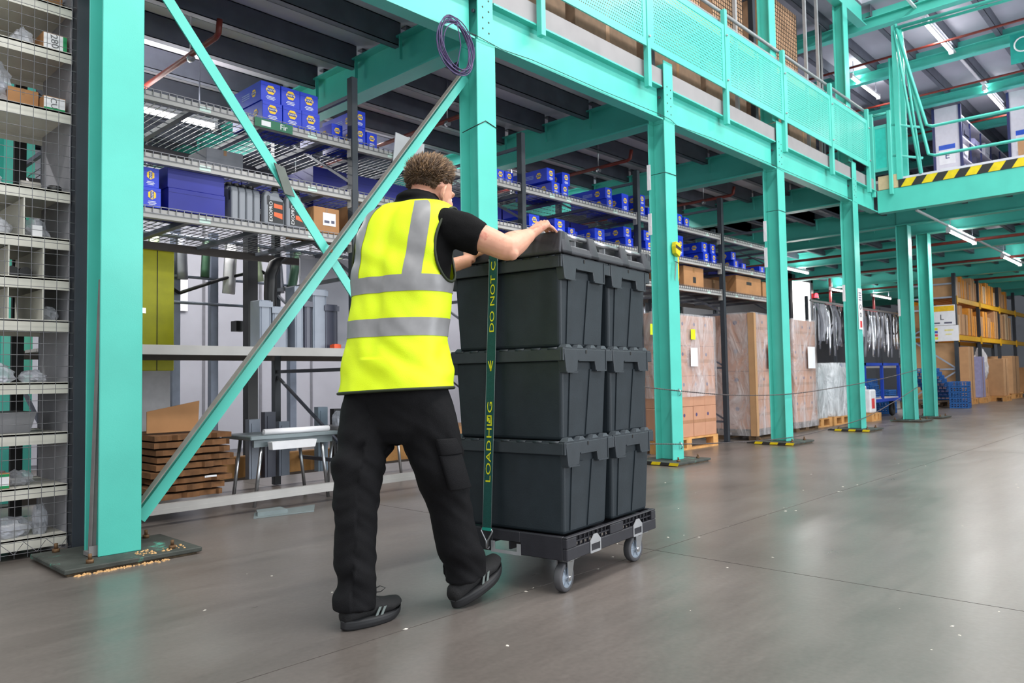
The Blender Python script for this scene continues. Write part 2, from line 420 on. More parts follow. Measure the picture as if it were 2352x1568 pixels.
for i, x in enumerate(PX):
    obj('post', MB().box(x-0.028, x+0.028, 4.025, 4.082, 3.70, 5.03), TEAL, rail, bevel=0.004, seg=1)
    obj('post_bolt', MB().lathe([(0.012,4.005),(0.012,4.03)], (x-0.01,0,4.2), 'y', 6), STEEL, rail)
    obj('post_bolt', MB().lathe([(0.012,4.005),(0.012,4.03)], (x-0.01,0,4.72), 'y', 6), STEEL, rail)
    if i+1 < len(PX):
        a, b2 = x+0.034, PX[i+1]-0.034
        p = obj('panel_frame', MB().box(a, b2, 4.035, 4.05, 4.10, 4.165).box(a, b2, 4.035, 4.05, 4.775, 4.84).box(a, a+0.06, 4.035, 4.05, 4.165, 4.775).box(b2-0.06, b2, 4.035, 4.05, 4.165, 4.775), TEAL, rail)
        obj('perforated_sheet', MB().box(a+0.06, b2-0.06, 4.040, 4.043, 4.165, 4.775), PERF, p)
obj('top_rail', MB().tube([(0.5,4.10,5.03),(12.6,4.10,5.03)], 0.021, 10), GREYR, rail)
obj('mid_rail', MB().tube([(0.5,4.13,4.93),(12.6,4.13,4.93)], 0.019, 10), GREYR, rail)
# upper storey columns
for k, nm in ((3, 'rising behind the railing, left of the two'), (4, 'rising behind the railing, right of the two'), (5, 'rising at the footbridge corner beside the swing gate')):
    x = CX0+CS*k-CW/2
    t = tag(obj('upper_column', hsec(MB(), x-0.09, x+0.09, CY+0.045, CY+0.205, 3.992 if k == 5 else 4.09, 6.55), TEAL), 'teal upper storey column ' + nm, 'column', 'upper storey columns')

# ================================================================ UPPER STOREY
up_ceiling = struct('ceiling_upper', MB().box(8.0, 32, 4.2, 13, 6.95, 7.0).box(13.0, 32, -5, 4.2, 6.95, 7.0), mat('pale_upper_deck', (176,178,190), rough=0.7, var=0.05, scale=2))
for j in range(22):
    yj = -3.6+0.70*j
    x0 = 13.1 if yj < 4.2 else 8.1
    obj('joist', MB().box(x0, 31.9, yj, yj+0.006, 6.74, 6.945).box(x0, 31.9, yj, yj+0.085, 6.74, 6.746), GALV, up_ceiling)
for i, x in enumerate((13.2, 15.6, 18.0, 20.6, 23.2, 25.8)):
    y0 = -4.5
    b = tag(obj('upper_cross_beam', MB().box(x-0.006, x+0.006, y0, 12.9, 6.57, 6.86).box(x-0.08, x+0.08, y0, 12.9, 6.555, 6.572).box(x-0.08, x+0.08, y0, 12.9, 6.72, 6.735), TEAL),
            'teal beam under the upper roof deck, %s one going back from the footbridge edge' % ORD[i], 'beam', 'upper cross beams')
b = tag(obj('upper_edge_beam', MB().box(8.1, 12.98, 4.2, 4.21, 6.57, 6.9).box(8.1, 12.98, 4.13, 4.27, 6.555, 6.572), TEAL), 'teal upper edge beam above the mezzanine railing', 'beam')
# sprinkler pipes of the upper storey
for i, x in enumerate((14.4, 16.9, 19.6)):
    tag(obj('sprinkler_pipe', MB().tube([(x,-3,6.48),(x,8,6.48)], 0.022, 8), REDP), 'dark red sprinkler pipe under the upper roof deck, %s from the footbridge edge' % ORD[i], 'pipe', 'upper sprinkler pipes')
def batten(loc, length, label, power, group, z_rod=None, rz=0.0):
    """fluorescent batten: tray, glowing tube cover, end caps, with its own light"""
    t = thing('batten_light', label, 'light', loc, rz, group)
    obj('tray', MB().box(0, length, -0.028, 0.028, 0.018, 0.06), LAMPB, t)
    obj('diffuser', MB().tube([(0.02,0,0),(length-0.02,0,0)], 0.022, 10), TUBE, t)
    obj('end_cap', MB().box(-0.01, 0.02, -0.036, 0.036, -0.03, 0.07), LAMPB, t); obj('end_cap', MB().box(length-0.02, length+0.01, -0.036, 0.036, -0.03, 0.07), LAMPB, t)
    if z_rod:
        for q in (0.15, length-0.15): obj('hanger', MB().tube([(q,0,0.07),(q,0,z_rod)], 0.006, 6), GALV, t)
    l = bpy.data.lights.new('batten_glow', 'AREA'); l.shape = 'RECTANGLE'; l.size = length; l.size_y = 0.06; l.energy = power; l.color = (1, 0.98, 0.96)
    o = bpy.data.objects.new('batten_glow', l); COL.objects.link(o); o.parent = t; o.location = (length/2, 0, -0.04)
    l2 = bpy.data.lights.new('batten_uplight', 'AREA'); l2.shape = 'RECTANGLE'; l2.size = length; l2.size_y = 0.08; l2.energy = power*.22; l2.color = (1, 0.98, 0.96)
    o2 = bpy.data.objects.new('batten_uplight', l2); COL.objects.link(o2); o2.parent = t; o2.location = (length/2, 0, 0.08); o2.rotation_euler = (math.pi, 0, 0)
    return t
for i, (x, y, ln, nm) in enumerate([(13.7,3.45,1.62,'nearest in the top right corner'), (17.8,3.45,1.7,'farther back over the white shelving'), (15.15,5.15,1.6,'behind the swing gate column'), (13.7,0.5,1.7,'right of the picture over the footbridge, nearer'), (17.8,0.5,1.7,'right of the picture over the footbridge, farther')]):
    batten((x,y,6.6), ln, 'glowing fluorescent batten under the upper roof deck, ' + nm, 45, 'upper fluorescent battens', 0.345)
tag(obj('cable_tray', MB().box(11, 24, 3.43, 3.47, 6.672, 6.70), LAMPB), 'thin white trunking carrying the upper lamps', 'trunking')
# shelving units on the upper storey, white end panels to the camera
def upper_unit(y0, y1, x0, label, sign):
    t = thing('office_shelving', label, 'shelving', (x0, y0, 3.992), 0, 'white shelving units on the upper storey')
    W_ = y1-y0
    obj('end_panel', MB().box(0, 0.03, 0, W_, 0, 2.54), mat('white_shelf_panel', (214,212,222), rough=0.5, var=0.03), t)
    obj('upright', MB().box(-0.02, 0.04, -0.05, 0, 0, 2.54), mat('navy_post', (36,44,96), rough=0.5), t); obj('upright', MB().box(-0.02, 0.04, W_, W_+0.05, 0, 2.54), mat('navy_post', (36,44,96)), t)
    for q in range(6): obj('shelf', MB().box(0.03, 7.0, 0, W_, 0.1+q*0.45, 0.13+q*0.45), mat('white_shelf_panel', (214,212,222)), t)
    for q in range(1, 8): obj('upright', MB().box(q*1.0-0.015, q*1.0+0.015, 0, 0.03, 0, 2.4), mat('navy_post', (36,44,96)), t)
    s = obj('sign', MB().box(-0.012, 0, W_*0.18, W_*0.86, 1.30, 1.72), PAPER, t)
    obj('sign_header', MB().box(-0.015, -0.012, W_*0.18, W_*0.86, 1.62, 1.72), mat('sign_blue', (30,84,200), rough=0.5), s)
    obj('letter', text_mesh(sign, 0.2, mat('sign_ink', (30,44,110), rough=0.6)), None, s, loc=(-0.0135, W_*0.52, 1.48), rot=(math.radians(90), 0, math.radians(-90)))
    n2 = obj('notice', MB().box(-0.012, 0, W_*0.12, W_*0.84, 0.88, 1.22), PAPER, t)
    obj('notice_print', MB().box(-0.014, -0.012, W_*0.60, W_*0.74, 0.98, 1.12), mat('print_red', (214,60,60)), n2); obj('notice_print', MB().box(-0.014, -0.012, W_*0.2, W_*0.4, 0.98, 1.12), mat('print_pale_yellow', (236,226,150)), n2)
    return t
upper_unit(4.02, 4.48, 18.2, 'white shelving with a blue headed letter sign on its end, on the upper storey', 'E')
upper_unit(2.45, 3.10, 18.2, 'white shelving with a brown board on its end, right edge of the upper storey', 'F')
tag(obj('brown_board', MB().box(18.165, 18.178, 2.5, 2.98, 4.75, 5.55), CARD), 'brown board leaning on the end of the right hand white shelving', 'board')
k = 0
for q in range(5):
    for r in range(5):
        x = 18.5+r*1.0+random.uniform(0, .2); wd = random.uniform(.35,.7); hh = random.uniform(.15,.34)
        o = obj('stock_bin', MB().taper((0.03,wd-0.03,0.02,0.4),(0,wd,0,0.42),0,hh).box(0.1,wd-0.1,-0.004,0,hh*0.3,hh*0.6), [mat('white_bin',(210,212,226)), mat('dark_bin',(60,62,84)), mat('violet_grey_bin',(150,150,190))][(q+r) % 3], loc=(x, 4.03, 3.992+0.13+q*0.45))
        tag(o, 'small stock bin on the %s shelf up of the white upper shelving, %s one back' % (ORD[q], ORD[r]), 'bin', 'bins on the upper shelving')
# rack with yellow beams behind the railing
ur = thing('upper_pallet_rack', 'pallet rack with yellow beams behind the mezzanine railing', 'rack', (0,0,3.992))
for x in (4.6, 7.3, 9.9, 12.3):
    for y in (4.62, 5.6): obj('upright', MB().box(x-0.04, x+0.04, y, y+0.07, 0, 2.5), DARKP, ur)
    for z in (0.3, 1.2, 2.1): obj('frame_brace', MB().box(x-0.012, x+0.012, 4.69, 5.6, z, z+0.03), GALV, ur)
for xa, xb in ((4.64,7.26),(7.34,9.86),(9.94,12.26)):
    for y in (4.615, 5.605): obj('beam', MB().box(xa, xb, y, y+0.05, 1.22, 1.33), mat('rack_yellow', (226,172,22), rough=0.5), ur)
random.seed(11)
for i, (x, wd, h, y) in enumerate([(3.0,1.3,.9,4.66),(4.72,1.15,.95,4.72),(6.0,1.1,.85,4.7),(7.45,1.1,1.0,4.72),(8.65,1.1,.9,4.7),(10.1,0.95,1.0,4.72),(11.15,1.0,.8,4.7)]):
    o = thing('carton', 'big brown carton standing on the mezzanine deck behind the railing, %s from the left' % ORD[i], 'carton', (x,y,3.992), 0, 'cartons on the mezzanine deck')
    obj('body', MB().box(0,wd,0,.85,0,h), mat('dull_brown_carton',(126,102,82),rough=.8,var=.1), o, bevel=0.006, seg=1); obj('tape', MB().box(wd*.47,wd*.53,-0.002,0,0,h), mat('parcel_tape',(150,110,70),rough=.3), o)
for i, (x, wd, h) in enumerate([(7.5,1.0,1.0),(8.75,.9,1.1),(10.25,1.2,1.05)]):
    t = thing('netted_load', 'netted carton load on a pallet on the yellow beams, %s from the left' % ORD[i], 'pallet load', (x,4.64,3.992+1.33), 0, 'netted loads on the upper rack')
    for q in range(3): obj('pallet_block', MB().box(q*(wd-.12)/2, q*(wd-.12)/2+.12, 0, .9, 0, .1), mat('pale_pallet_wood',(206,170,118),rough=.8,var=.12), t)
    obj('pallet_deck', MB().box(0,wd,0,.9,.1,.13), mat('pale_pallet_wood',(206,170,118)), t)
    obj('cartons', MB().box(.03,wd-.03,.02,.86,.131,h), mat('netted_carton',(176,140,110),rough=.8), t)
    net = MB()
    for q in range(int(wd/.06)): net.box(.03+q*.06,.034+q*.06,.014,.02,.13,h)
    for q in range(int(h/.06)-2): net.box(.03,wd-.03,.014,.02,.14+q*.06,.144+q*.06)
    nn = obj('net', net, BLK, t)
# light grey fence posts behind the railing
for i, x in enumerate((8.72, 10.9, 11.35)):
    tag(obj('fence_post', MB().box(x-.02,x+.02,4.30,4.34,3.992,6.5).box(x-.05,x+.05,4.27,4.37,3.992,4.0), GREYR), 'slim light grey fence post behind the railing, %s from the left' % ORD[i], 'post', 'grey fence posts')

# ================================================================ FOOTBRIDGE ACROSS THE AISLE
bridge = thing('footbridge', 'teal footbridge crossing the aisle with a black and yellow striped nosing', 'bridge', (13.1,0,0))
obj('front_beam', MB().box(-.006,.006,-5,4.08,3.455,3.80).box(-.08,.08,-5,4.08,3.44,3.458).box(-.08,.08,-5,4.08,3.785,3.80), TEAL, bridge)
obj('front_plate', MB().box(-.09,-.08,-5,4.08,3.44,3.80), TEAL, bridge)
nos = obj('nosing', MB().box(-.10,.02,-5,3.75,3.801,3.93), BLK, bridge)
y = 3.72
while y > -1.2:
    obj('stripe', MB().prism([(y,3.803),(y-.15,3.803),(y-.235,3.928),(y-.085,3.928)], 'x', -.1025, -.1002), YEL, nos); y -= .30
obj('timber_upstand', MB().box(-.085,-.05,3.76,4.06,3.81,4.03), mat('pale_timber',(214,186,150),rough=.7,var=.08), bridge)
lower2 = struct('ceiling_beyond_bridge', MB().box(13.11, 36, -5, 13, 3.945, 3.99), DECKG)
for i, x in enumerate((18.45, 21.0, 23.6, 26.2, 28.8, 31.4)):
    tag(obj('cross_beam', MB().box(x-.006,x+.006,-5,13,3.475,3.80).box(x-.085,x+.085,-5,13,3.46,3.478).box(x-.085,x+.085,-5,13,3.797,3.812), TEAL), 'teal cross beam under the far deck beyond the footbridge, %s one back' % ORD[i], 'beam', 'far cross beams')
for i, xc in enumerate((14.6, 15.83)):
    tag(obj('cross_beam', MB().box(xc-.006,xc+.006,-5,CY+CW,3.475,3.80).box(xc-.085,xc+.085,-5,CY+CW,3.462,3.478).box(xc-.085,xc+.085,-5,CY+CW,3.797,3.812), TEAL), 'teal beam over the aisle just beyond the footbridge front, %s one' % ORD[i], 'beam', 'aisle cross beams')
for j in range(28):
    yj = -4.6+.645*j
    obj('joist', MB().box(13.2,35.9,yj,yj+.006,3.69,3.94).box(13.2,35.9,yj,yj+.075,3.69,3.696), GALV, lower2)
# swing gate and rails on the bridge edge
gate = thing('swing_gate', 'teal tubular up-and-over gate on the footbridge edge', 'gate', (13.0,0,3.93))
TR = .024
obj('swing_frame', MB().tube([(0,3.70,2.50),(-.02,3.50,1.6),(-.05,3.30,.76),(-.05,3.22,.72),(-.05,-2,.68)], TR, 10), TEAL, gate)
obj('swing_frame', MB().tube([(.03,3.66,2.45),(.0,3.46,1.2),(-.05,3.29,.30),(-.05,3.2,.26),(-.05,-2,.22)], TR, 10), TEAL, gate)
obj('top_rail', MB().tube([(0,3.70,2.44),(0,-2,2.34)], TR*1.15, 10), TEAL, gate)
obj('top_rail', MB().tube([(.35,3.70,2.52),(.35,-2,2.42)], TR, 10), TEAL, gate)
obj('gate_post', MB().box(.0,.07,3.70,3.77,0,2.50), TEAL, gate); obj('gate_post', MB().box(.33,.40,3.70,3.77,0,2.55), TEAL, gate)
obj('strut', MB().tube([(.0,3.72,2.4),(-.03,3.42,0.02)], .02, 8), TEAL, gate); obj('strut', MB().tube([(.36,3.72,2.5),(.3,3.48,0.02)], .02, 8), TEAL, gate)
for z in (.42,.92): obj('side_rail', MB().tube([(.03,3.86,z),(.36,3.48,z-.06)], .02, 8), TEAL, gate)
cg = thing('corner_guard', 'small teal perforated guard panel closing the footbridge corner', 'railing', (13.0,0,3.70))
for y in (3.82, 4.09): obj('post', MB().box(-.06,-.01,y,y+.055,0,1.36), TEAL, cg, bevel=.004, seg=1)
pf = obj('panel_frame', MB().box(-.04,-.03,3.875,4.09,.40,.45).box(-.04,-.03,3.875,4.09,1.10,1.15).box(-.04,-.03,3.875,3.90,.45,1.10).box(-.04,-.03,4.065,4.09,.45,1.10), TEAL, cg)
obj('perforated_sheet', MB().box(-.036,-.034,3.90,4.065,.45,1.10), mat('teal_sheet',(50,196,182),rough=.4), pf)
obj('rail', MB().tube([(-.035,3.83,1.33),(-.035,4.13,1.33)], .02, 8), TEAL, cg)
hs = thing('hanging_sign', 'teal hanging sign with a white ring in the top right corner', 'sign', (15.0,1.6,6.0))
obj('board', MB().box(0,.03,0,.9,0,.5), mat('sign_teal',(20,150,140),rough=.5), hs)
obj('ring', MB().tube([(-.004,.72+.12*math.cos(a*math.pi/10),.30+.12*math.sin(a*math.pi/10)) for a in range(20)], .012, 6, closed=True), WHITE, hs)
# lower battens under the far deck
for i, (x, y, ln, nm) in enumerate([(15.16,3.59,1.9,'nearest one under the footbridge deck'), (19.53,3.59,1.9,'second one under the footbridge deck at the right edge'), (25.87,8.4,1.8,'far back between the close columns'), (22.9,8.6,1.3,'far back left of the notice column'), (17.0,7.6,1.8,'over the hanging strips behind the trolley'), (24.5,3.59,1.9,'third one added beyond the right edge to light the far rack')]):  # last one is added out of view to brighten the far rack
    batten((x,y,3.36), ln, 'glowing fluorescent batten, ' + nm, 65, 'lower fluorescent battens', .584)
for i, (x, y, ln, zb) in enumerate([(-1.5,6.0,1.5,3.28),(1.75,6.85,1.5,3.28),(4.7,7.10,1.6,3.80),(7.3,7.10,1.6,3.80),(9.9,7.10,1.6,3.80),(14.9,9.0,1.6,3.28)]):  # last one is added to lift a black, unlit area far back
    batten((x,y,zb), ln, 'fluorescent batten hung under the mezzanine behind the racks, %s from the left' % ORD[i], 65, 'battens behind the racks', 3.944-zb)
tag(obj('cable_trunking', MB().box(13.3,30,3.575,3.605,3.44,3.47), LAMPB), 'thin grey trunking carrying the lamps under the far deck', 'trunking')
# sprinkler pipes under the mezzanine, with hangers
for i, (x, ya, yb) in enumerate([(2.62,5.45,9.5),(5.14,5.2,9.5),(7.68,5.2,9.5),(10.3,5.2,9.5)]):
    t = thing('sprinkler_pipe', 'dark red sprinkler pipe under the mezzanine, %s from the left' % ORD[i], 'pipe', (x,ya,3.50), 0, 'mezzanine sprinkler pipes')
    obj('pipe', MB().tube([(0,0,.12),(0,.02,.02),(0,.06,0),(0,yb-ya,0)], .022, 10), REDP, t)
    for q in (.5, 2.0, 3.4): obj('hanger', MB().tube([(0,q,.02),(0,q,.43)], .006, 6).tube([(0.0,q-.02,-.03),(0,q+.02,-.03)], .03, 8), STEEL, t)
for i, x in enumerate((17.0, 20.2, 24.5)):
    tag(obj('sprinkler_pipe', MB().tube([(x,-4,3.42),(x,11,3.42)], .03, 8), REDP), 'dark red sprinkler pipe under the far deck, %s beyond the footbridge' % ORD[i], 'pipe', 'far sprinkler pipes')
# ================================================================ BRACES, COIL, LEANING STRIP AT THE NEAR COLUMNS
def angle_bar(mb, p, q, a, t, front=(0,-1,0), flip=1):
    """L section from p to q: one leg in the plane facing front, one leg projecting back"""
    p = Vector(p); q = Vector(q); d = (q-p).normalized(); f = Vector(front); s = d.cross(f).normalized()*flip
    vs = []
    prof = [(0,0),(a,0),(a,-t),(t,-t),(t,-a),(0,-a)]
    for c in (p, q):
        for u, v in prof: vs.append(c + s*u + f*v)
    n = 6
    return mb.add(vs, [tuple(range(n-1,-1,-1)), tuple(range(n,2*n))]+[(i,(i+1)%n,n+(i+1)%n,n+i) for i in range(n)])
br = thing('cross_brace', 'teal X-brace of two bolted bars between the first two columns', 'brace', (0,0,0))
ba = obj('brace_bar', MB().bar((1.57,4.22,3.215),(3.93,4.22,.196),.010,.062,(0,0,1)), TEAL, br)
bb = obj('brace_bar', angle_bar(MB(), (1.565,4.19,.19),(3.96,4.19,3.21),.058,.007,(0,-1,0),1), TEAL, br)
obj('upper_leg', MB().bar((1.565-.024,4.165,.205+.012),(3.96-.024,4.165,3.225+.012),.052,.006,(-.78,0,.62)), mat('dusty_grey_steel',(128,124,118),rough=.7,var=.12), br)
obj('bolt', MB().lathe([(.016,4.17),(.016,4.185)],(2.745,0,1.712),'y',6), mat('rusty_bolt',(120,92,66)), br)
obj('bent_tab', MB().prism([(2.36,2.21),(2.43,2.19),(2.50,2.02),(2.43,2.03)],'y',4.19,4.2), mat('bent_tab_grey',(96,104,98),rough=.6), br)
coil = thing('cable_coil', 'coil of purple cable hung on the column behind the man', 'cable', (3.70,4.0,3.29))
PUR = mat('purple_cable',(74,60,104),rough=.4,var=.1)
random.seed(3)
for i in range(11):
    rx, rz_ = .158+random.uniform(-.03,.018), .190+random.uniform(-.03,.02); ox, oz = random.uniform(-.018,.018), random.uniform(-.02,.012); oy = random.uniform(-.02,.02)
    obj('cable_turn', MB().tube([(ox+rx*math.cos(a*math.pi/14)+.06*math.sin(a*math.pi/14)*-.4, oy+.012*math.sin(a*math.pi/7+i), oz+rz_*math.sin(a*math.pi/14)) for a in range(28)], .0042, 6, closed=True), PUR, coil)
obj('cable_tail', MB().tube([(-.01,-.02,.18),(.0,-.03,.1),(.02,-.03,.0),(.0,-.02,-.12),(-.02,0,-.19)], .004, 6), PUR, coil)
cable = MB().tube([(3.66,4.04,3.49),(3.80,4.05,3.46),(3.95,4.055,3.47),(4.1,4.06,3.46),(4.25,4.07,3.455),(4.6,4.072,3.478),(5.0,4.075,3.482),(5.6,4.075,3.48),(6.5,4.06,3.485),(6.7,4.055,3.475),(6.85,4.07,3.45),(7.6,4.075,3.482),(9.1,4.075,3.48),(9.4,4.06,3.47),(11.8,4.075,3.48)], .0026, 6)
tag(obj('loose_wire', cable, BLACKP), 'thin black wire running along the lower edge of the mezzanine beams', 'wire')
st = thing('leaning_strip', 'grey steel strip leaning inside the web of the nearest column', 'strip', (1.345,4.135,.058))
obj('strip', MB().prism([(-.012,0),(.012,0),(.036,1.35),(.026,1.35)],'y',0,.03).prism([(-.016,0),(-.012,0),(.026,1.35),(.022,1.35)],'y',-.012,.03), mat('zinc_strip',(146,142,142),rough=.5,metal=.3), st)
obj('foot_channel', MB().box(-.03,.06,-.03,.05,-.02,.0).box(-.03,.06,-.03,-.024,0,.03), mat('zinc_strip',(146,142,142)), st)

# ================================================================ LONG-SPAN SHELVING UNDER THE MEZZANINE
RY0, RY1 = 4.82, 5.95
RX = [1.46, 3.38, 5.29, 7.216, 9.16, 11.08]
LV = {'A': 2.70, 'B': 2.31, 'C': 1.965, 'D': 1.12, 'E': .14}
rack = thing('long_span_shelving', 'long dark-posted shelving run with grey beams and wire decks under the mezzanine', 'shelving', (0,0,0))
for i, x in enumerate(RX):
    obj('upright', MB().box(x-.027,x+.027,RY0-.02,RY0+.045,.006,3.2), DARKP, rack, bevel=.003, seg=1)
    obj('upright', MB().box(x-.027,x+.027,RY1,RY1+.06,.006,3.2), DARKP, rack)
    obj('foot_plate', MB().box(x-.06,x+.06,RY0-.05,RY0+.08,0,.006), DARKP, rack)
    zs = [.25,.95,1.65,2.35,3.05]
    for q in range(len(zs)):
        obj('frame_brace', MB().box(x-.012,x+.012,RY0+.045,RY1,zs[q],zs[q]+.028), GALV, rack)
        if q+1 < len(zs): obj('frame_brace', MB().bar((x,RY0+.05,zs[q]+.05),(x,RY1,zs[q+1]-.03),.02,.02), GALV, rack)
xw = RX[1]-RX[0]-.06
def deck_mesh(n):
    mb = MB()
    for q in range(n+1):
        x = .01+q*(xw-.02)/n
        mb.box(x-.002,x+.002,-.005,RY1-RY0-.0,.0,.004)
        mb.box(x-.002,x+.002,-.009,-.005,-.034,.012)
    for q in range(9): mb.box(.0,xw,.05+q*.125,.054+q*.125,.004,.008)
    mb.box(0,xw,-.009,-.005,-.034,-.030); mb.box(0,xw,-.009,-.005,.008,.012)
    return mb
DECKM = deck_mesh(38).mesh('wire_deck', WIRE)
def beam_mesh(): return MB().box(0,xw,0,.04,-.062,-.004).box(0,xw,-.003,0,-.062,-.034).box(-.012,0,-.006,.045,-.12,.02).box(xw,xw+.012,-.006,.045,-.12,.02)
BEAMM = beam_mesh().mesh('beam', BEAMG)
REARM = MB().box(0,xw,0,.04,-.062,-.004).mesh('rear_beam', mat('dark_bronze_beam',(96,90,86),rough=.6))
for b in range(5):
    for L_ in 'ABCDE':
        if L_ in 'DE' and b > 1: continue
        z = LV[L_]; x = RX[b]+.03
        obj('beam', BEAMM, None, rack, loc=(x,RY0,z)); obj('rear_beam', REARM, None, rack, loc=(x,RY1,z))
        if L_ in 'ABC':
            d = obj('wire_deck', DECKM, None, rack, loc=(x,RY0,z))
            for q in range(4): obj('deck_support', MB().box(-.02,.02,.04,RY1-RY0,-.03,-.002), GALV, rack, loc=(x+.2+q*.5,RY0,z))
        elif L_ == 'D':
            for q in range(4): obj('shelf_plank', MB().box(.0,xw,.04+q*.27,.30+q*.27,-.02,.0), BEAMG, rack, loc=(x,RY0,z))
        if b < 5:
            for q, fx in enumerate((.22,.62,1.35)):
                if L_ in 'ABC': obj('shelf_label', MB().box(0,.075,-.0045,-.0032,-.052,-.022), mat('pale_green_label',(196,222,212),rough=.5), rack, loc=(x+fx+.07*((b+q)%3),RY0-.0,z))
# ---- signs on the shelving
fs = thing('first_aid_sign', 'green sign strip lettered in white on the top shelf beam', 'sign', (2.56,RY0-.0115,2.637))
obj('board', MB().box(0,.29,-.003,0,-.001,.062), mat('sign_green',(20,104,72),rough=.5), fs)
obj('lettering', text_mesh('Fir', .055, WHITE), None, fs, loc=(.22,-.0035,.03), rot=(math.radians(90),0,0))
obj('pictogram', MB().box(.05,.12,-.004,-.003,.012,.048), WHITE, fs)
tag(obj('white_board', MB().box(-.15,.15,-.004,.004,-.15,.13).box(-.02,.02,-.006,.006,.11,.135), PAPER, None, loc=(3.90,RY0-.022,2.71), rot=(0,math.radians(7),0)), 'blank white board hung on the top shelf beam above the head of the man', 'board')

# ---- blue parts boxes
def hexm(r, m): return MB().prism([(r*math.cos(a*math.pi/3),r*.92*math.sin(a*math.pi/3)) for a in range(6)],'z',0,.0006).mesh('badge', m)
PB = {}
def parts_box(x, y, z, w_, h, d, label, rz=0.0, front='N', side=True, dark=False, vertical=False):
    key = (w_,h,d,front,side,dark,vertical)
    if key in PB: return copy_tree(PB[key], (x,y,z), rz, label)
    t = thing('parts_box', label, 'box', (x,y,z), rz, 'blue parts boxes on the shelving')
    bm_ = NAVYB if dark else BLUEB
    c = obj('carton', MB().box(0,w_,0,d,0,h), bm_, t, bevel=.002, seg=1)
    obj('lid_seam', MB().box(0,w_,-.0008,0,h*.80,h*.80+.0015), mat('seam_navy',(16,26,110),rough=.6), c)
    def badge(loc, rot, r, par):
        b0 = obj('badge', hexm(r*1.0, WHITE), None, par, loc=loc, rot=rot)
        obj('badge_fill', hexm(r*.86, BADGE), None, b0, loc=(0,0,.0005))
    X90 = math.radians(90)
    if front == 'N':
        r = min(w_,h)*.27
        rot = (X90, math.radians(90) if vertical else 0, 0)
        b0 = obj('badge', hexm(r, BADGE), None, t, loc=(w_*.5,-.0007,h*.62), rot=rot)
        obj('badge_panel', MB().box(-r*.74,r*.74,-r*.34,r*.34,.0006,.0011), BTXT, b0)
        obj('badge_text', text_mesh('NAPA', r*.62, WHITE), None, b0, loc=(0,0,.0014))
        pl = MB()
        for q, (a, b2) in enumerate(((.30,.70),(.26,.74),(.32,.68))): pl.box(w_*a,w_*b2,-.0012,0,h*(.27-.07*q),h*(.30-.07*q))
        obj('print_lines', pl, WHITE, t)
    if side:
        r = min(d*.2,h)*.36
        b1 = obj('badge', hexm(r, BADGE), None, t, loc=(-.0007,d*.22,h*.5), rot=(X90,0,-X90))
        obj('badge_panel', MB().box(-r*.74,r*.74,-r*.34,r*.34,.0006,.0011), BTXT, b1)
        obj('badge_text', text_mesh('NAPA', r*.62, WHITE), None, b1, loc=(0,0,.0014))
        pl = MB()
        for q in range(3): pl.box(-.0012,0,d*.36,d*.62,h*(.58-.11*q),h*(.63-.11*q))
        obj('print_lines', pl, mat('pale_blue_print',(150,170,226),rough=.6), t)
    PB[key] = t
    return t
def bx(row, n, what, **k): pass
A, B_, C_ = LV['A']+.012, LV['B']+.012, LV['C']+.012
n_ = ['left','middle','right']
for i, (x, w_) in enumerate(((2.648,.152),(2.806,.150),(2.958,.150))):
    parts_box(x, 4.86, A, w_, .14, .44, 'blue parts box with yellow badge, lower row of six on the top shelf, %s' % n_[i])
    parts_box(x-.008, 4.87, A+.141, w_, .14, .44, 'blue parts box with yellow badge, upper row of six on the top shelf, %s' % n_[i])
parts_box(3.42, 4.86, A, .10, .13, .45, 'blue parts box right behind the first free dark post, bottom of its stack'); parts_box(3.42, 4.86, A+.131, .10, .13, .45, 'blue parts box right behind the first free dark post, top of its stack')
parts_box(3.545, 4.88, A, .10, .12, .42, 'low blue parts box beside the white board on the top shelf'); parts_box(3.25, 4.92, A, .10, .13, .45, 'blue parts box just left of the first free dark post on the top shelf')
# second and third bay, top shelf
for i, (x, y, z, w_, h, d, lab) in enumerate([
    (5.02,4.9,A,.11,.11,.35,'small blue parts box half hidden by the column behind the man, top shelf'), (5.14,4.9,A,.11,.11,.35,'small blue parts box left of the second free dark post, top shelf'),
    (5.78,4.87,A,.12,.12,.5,'long blue parts box at the bottom of the pyramid on the top shelf, left'), (5.93,4.87,A,.11,.12,.5,'long blue parts box at the bottom of the pyramid on the top shelf, right'),
    (5.72,4.88,A+.121,.12,.13,.5,'long blue parts box on top of the pyramid above the lid, left'), (5.96,4.88,A+.121,.12,.13,.46,'long blue parts box on top of the pyramid above the lid, right'),
    (6.70,4.87,A,.11,.10,.5,'blue parts box in the lower pair near the third free dark post, top shelf'), (6.69,4.88,A+.101,.12,.12,.5,'blue parts box in the upper pair near the third free dark post, top shelf'),
    (6.98,4.87,A,.13,.20,.5,'tall blue parts box touching the third free dark post, top shelf'), (7.32,4.87,A,.12,.13,.45,'blue parts box right of the third free dark post, bottom, top shelf'), (7.34,4.88,A+.131,.12,.12,.45,'blue parts box right of the third free dark post, upper, top shelf'), (7.50,4.87,A,.11,.12,.45,'blue parts box just left of the taped column, top shelf'),
    (8.14,4.87,A,.12,.14,.4,'blue parts box right of the taped column, top shelf, left one'), (8.30,4.87,A,.12,.12,.4,'blue parts box right of the taped column, top shelf, right one')]):
    parts_box(x, y, z, w_, h, d, lab)
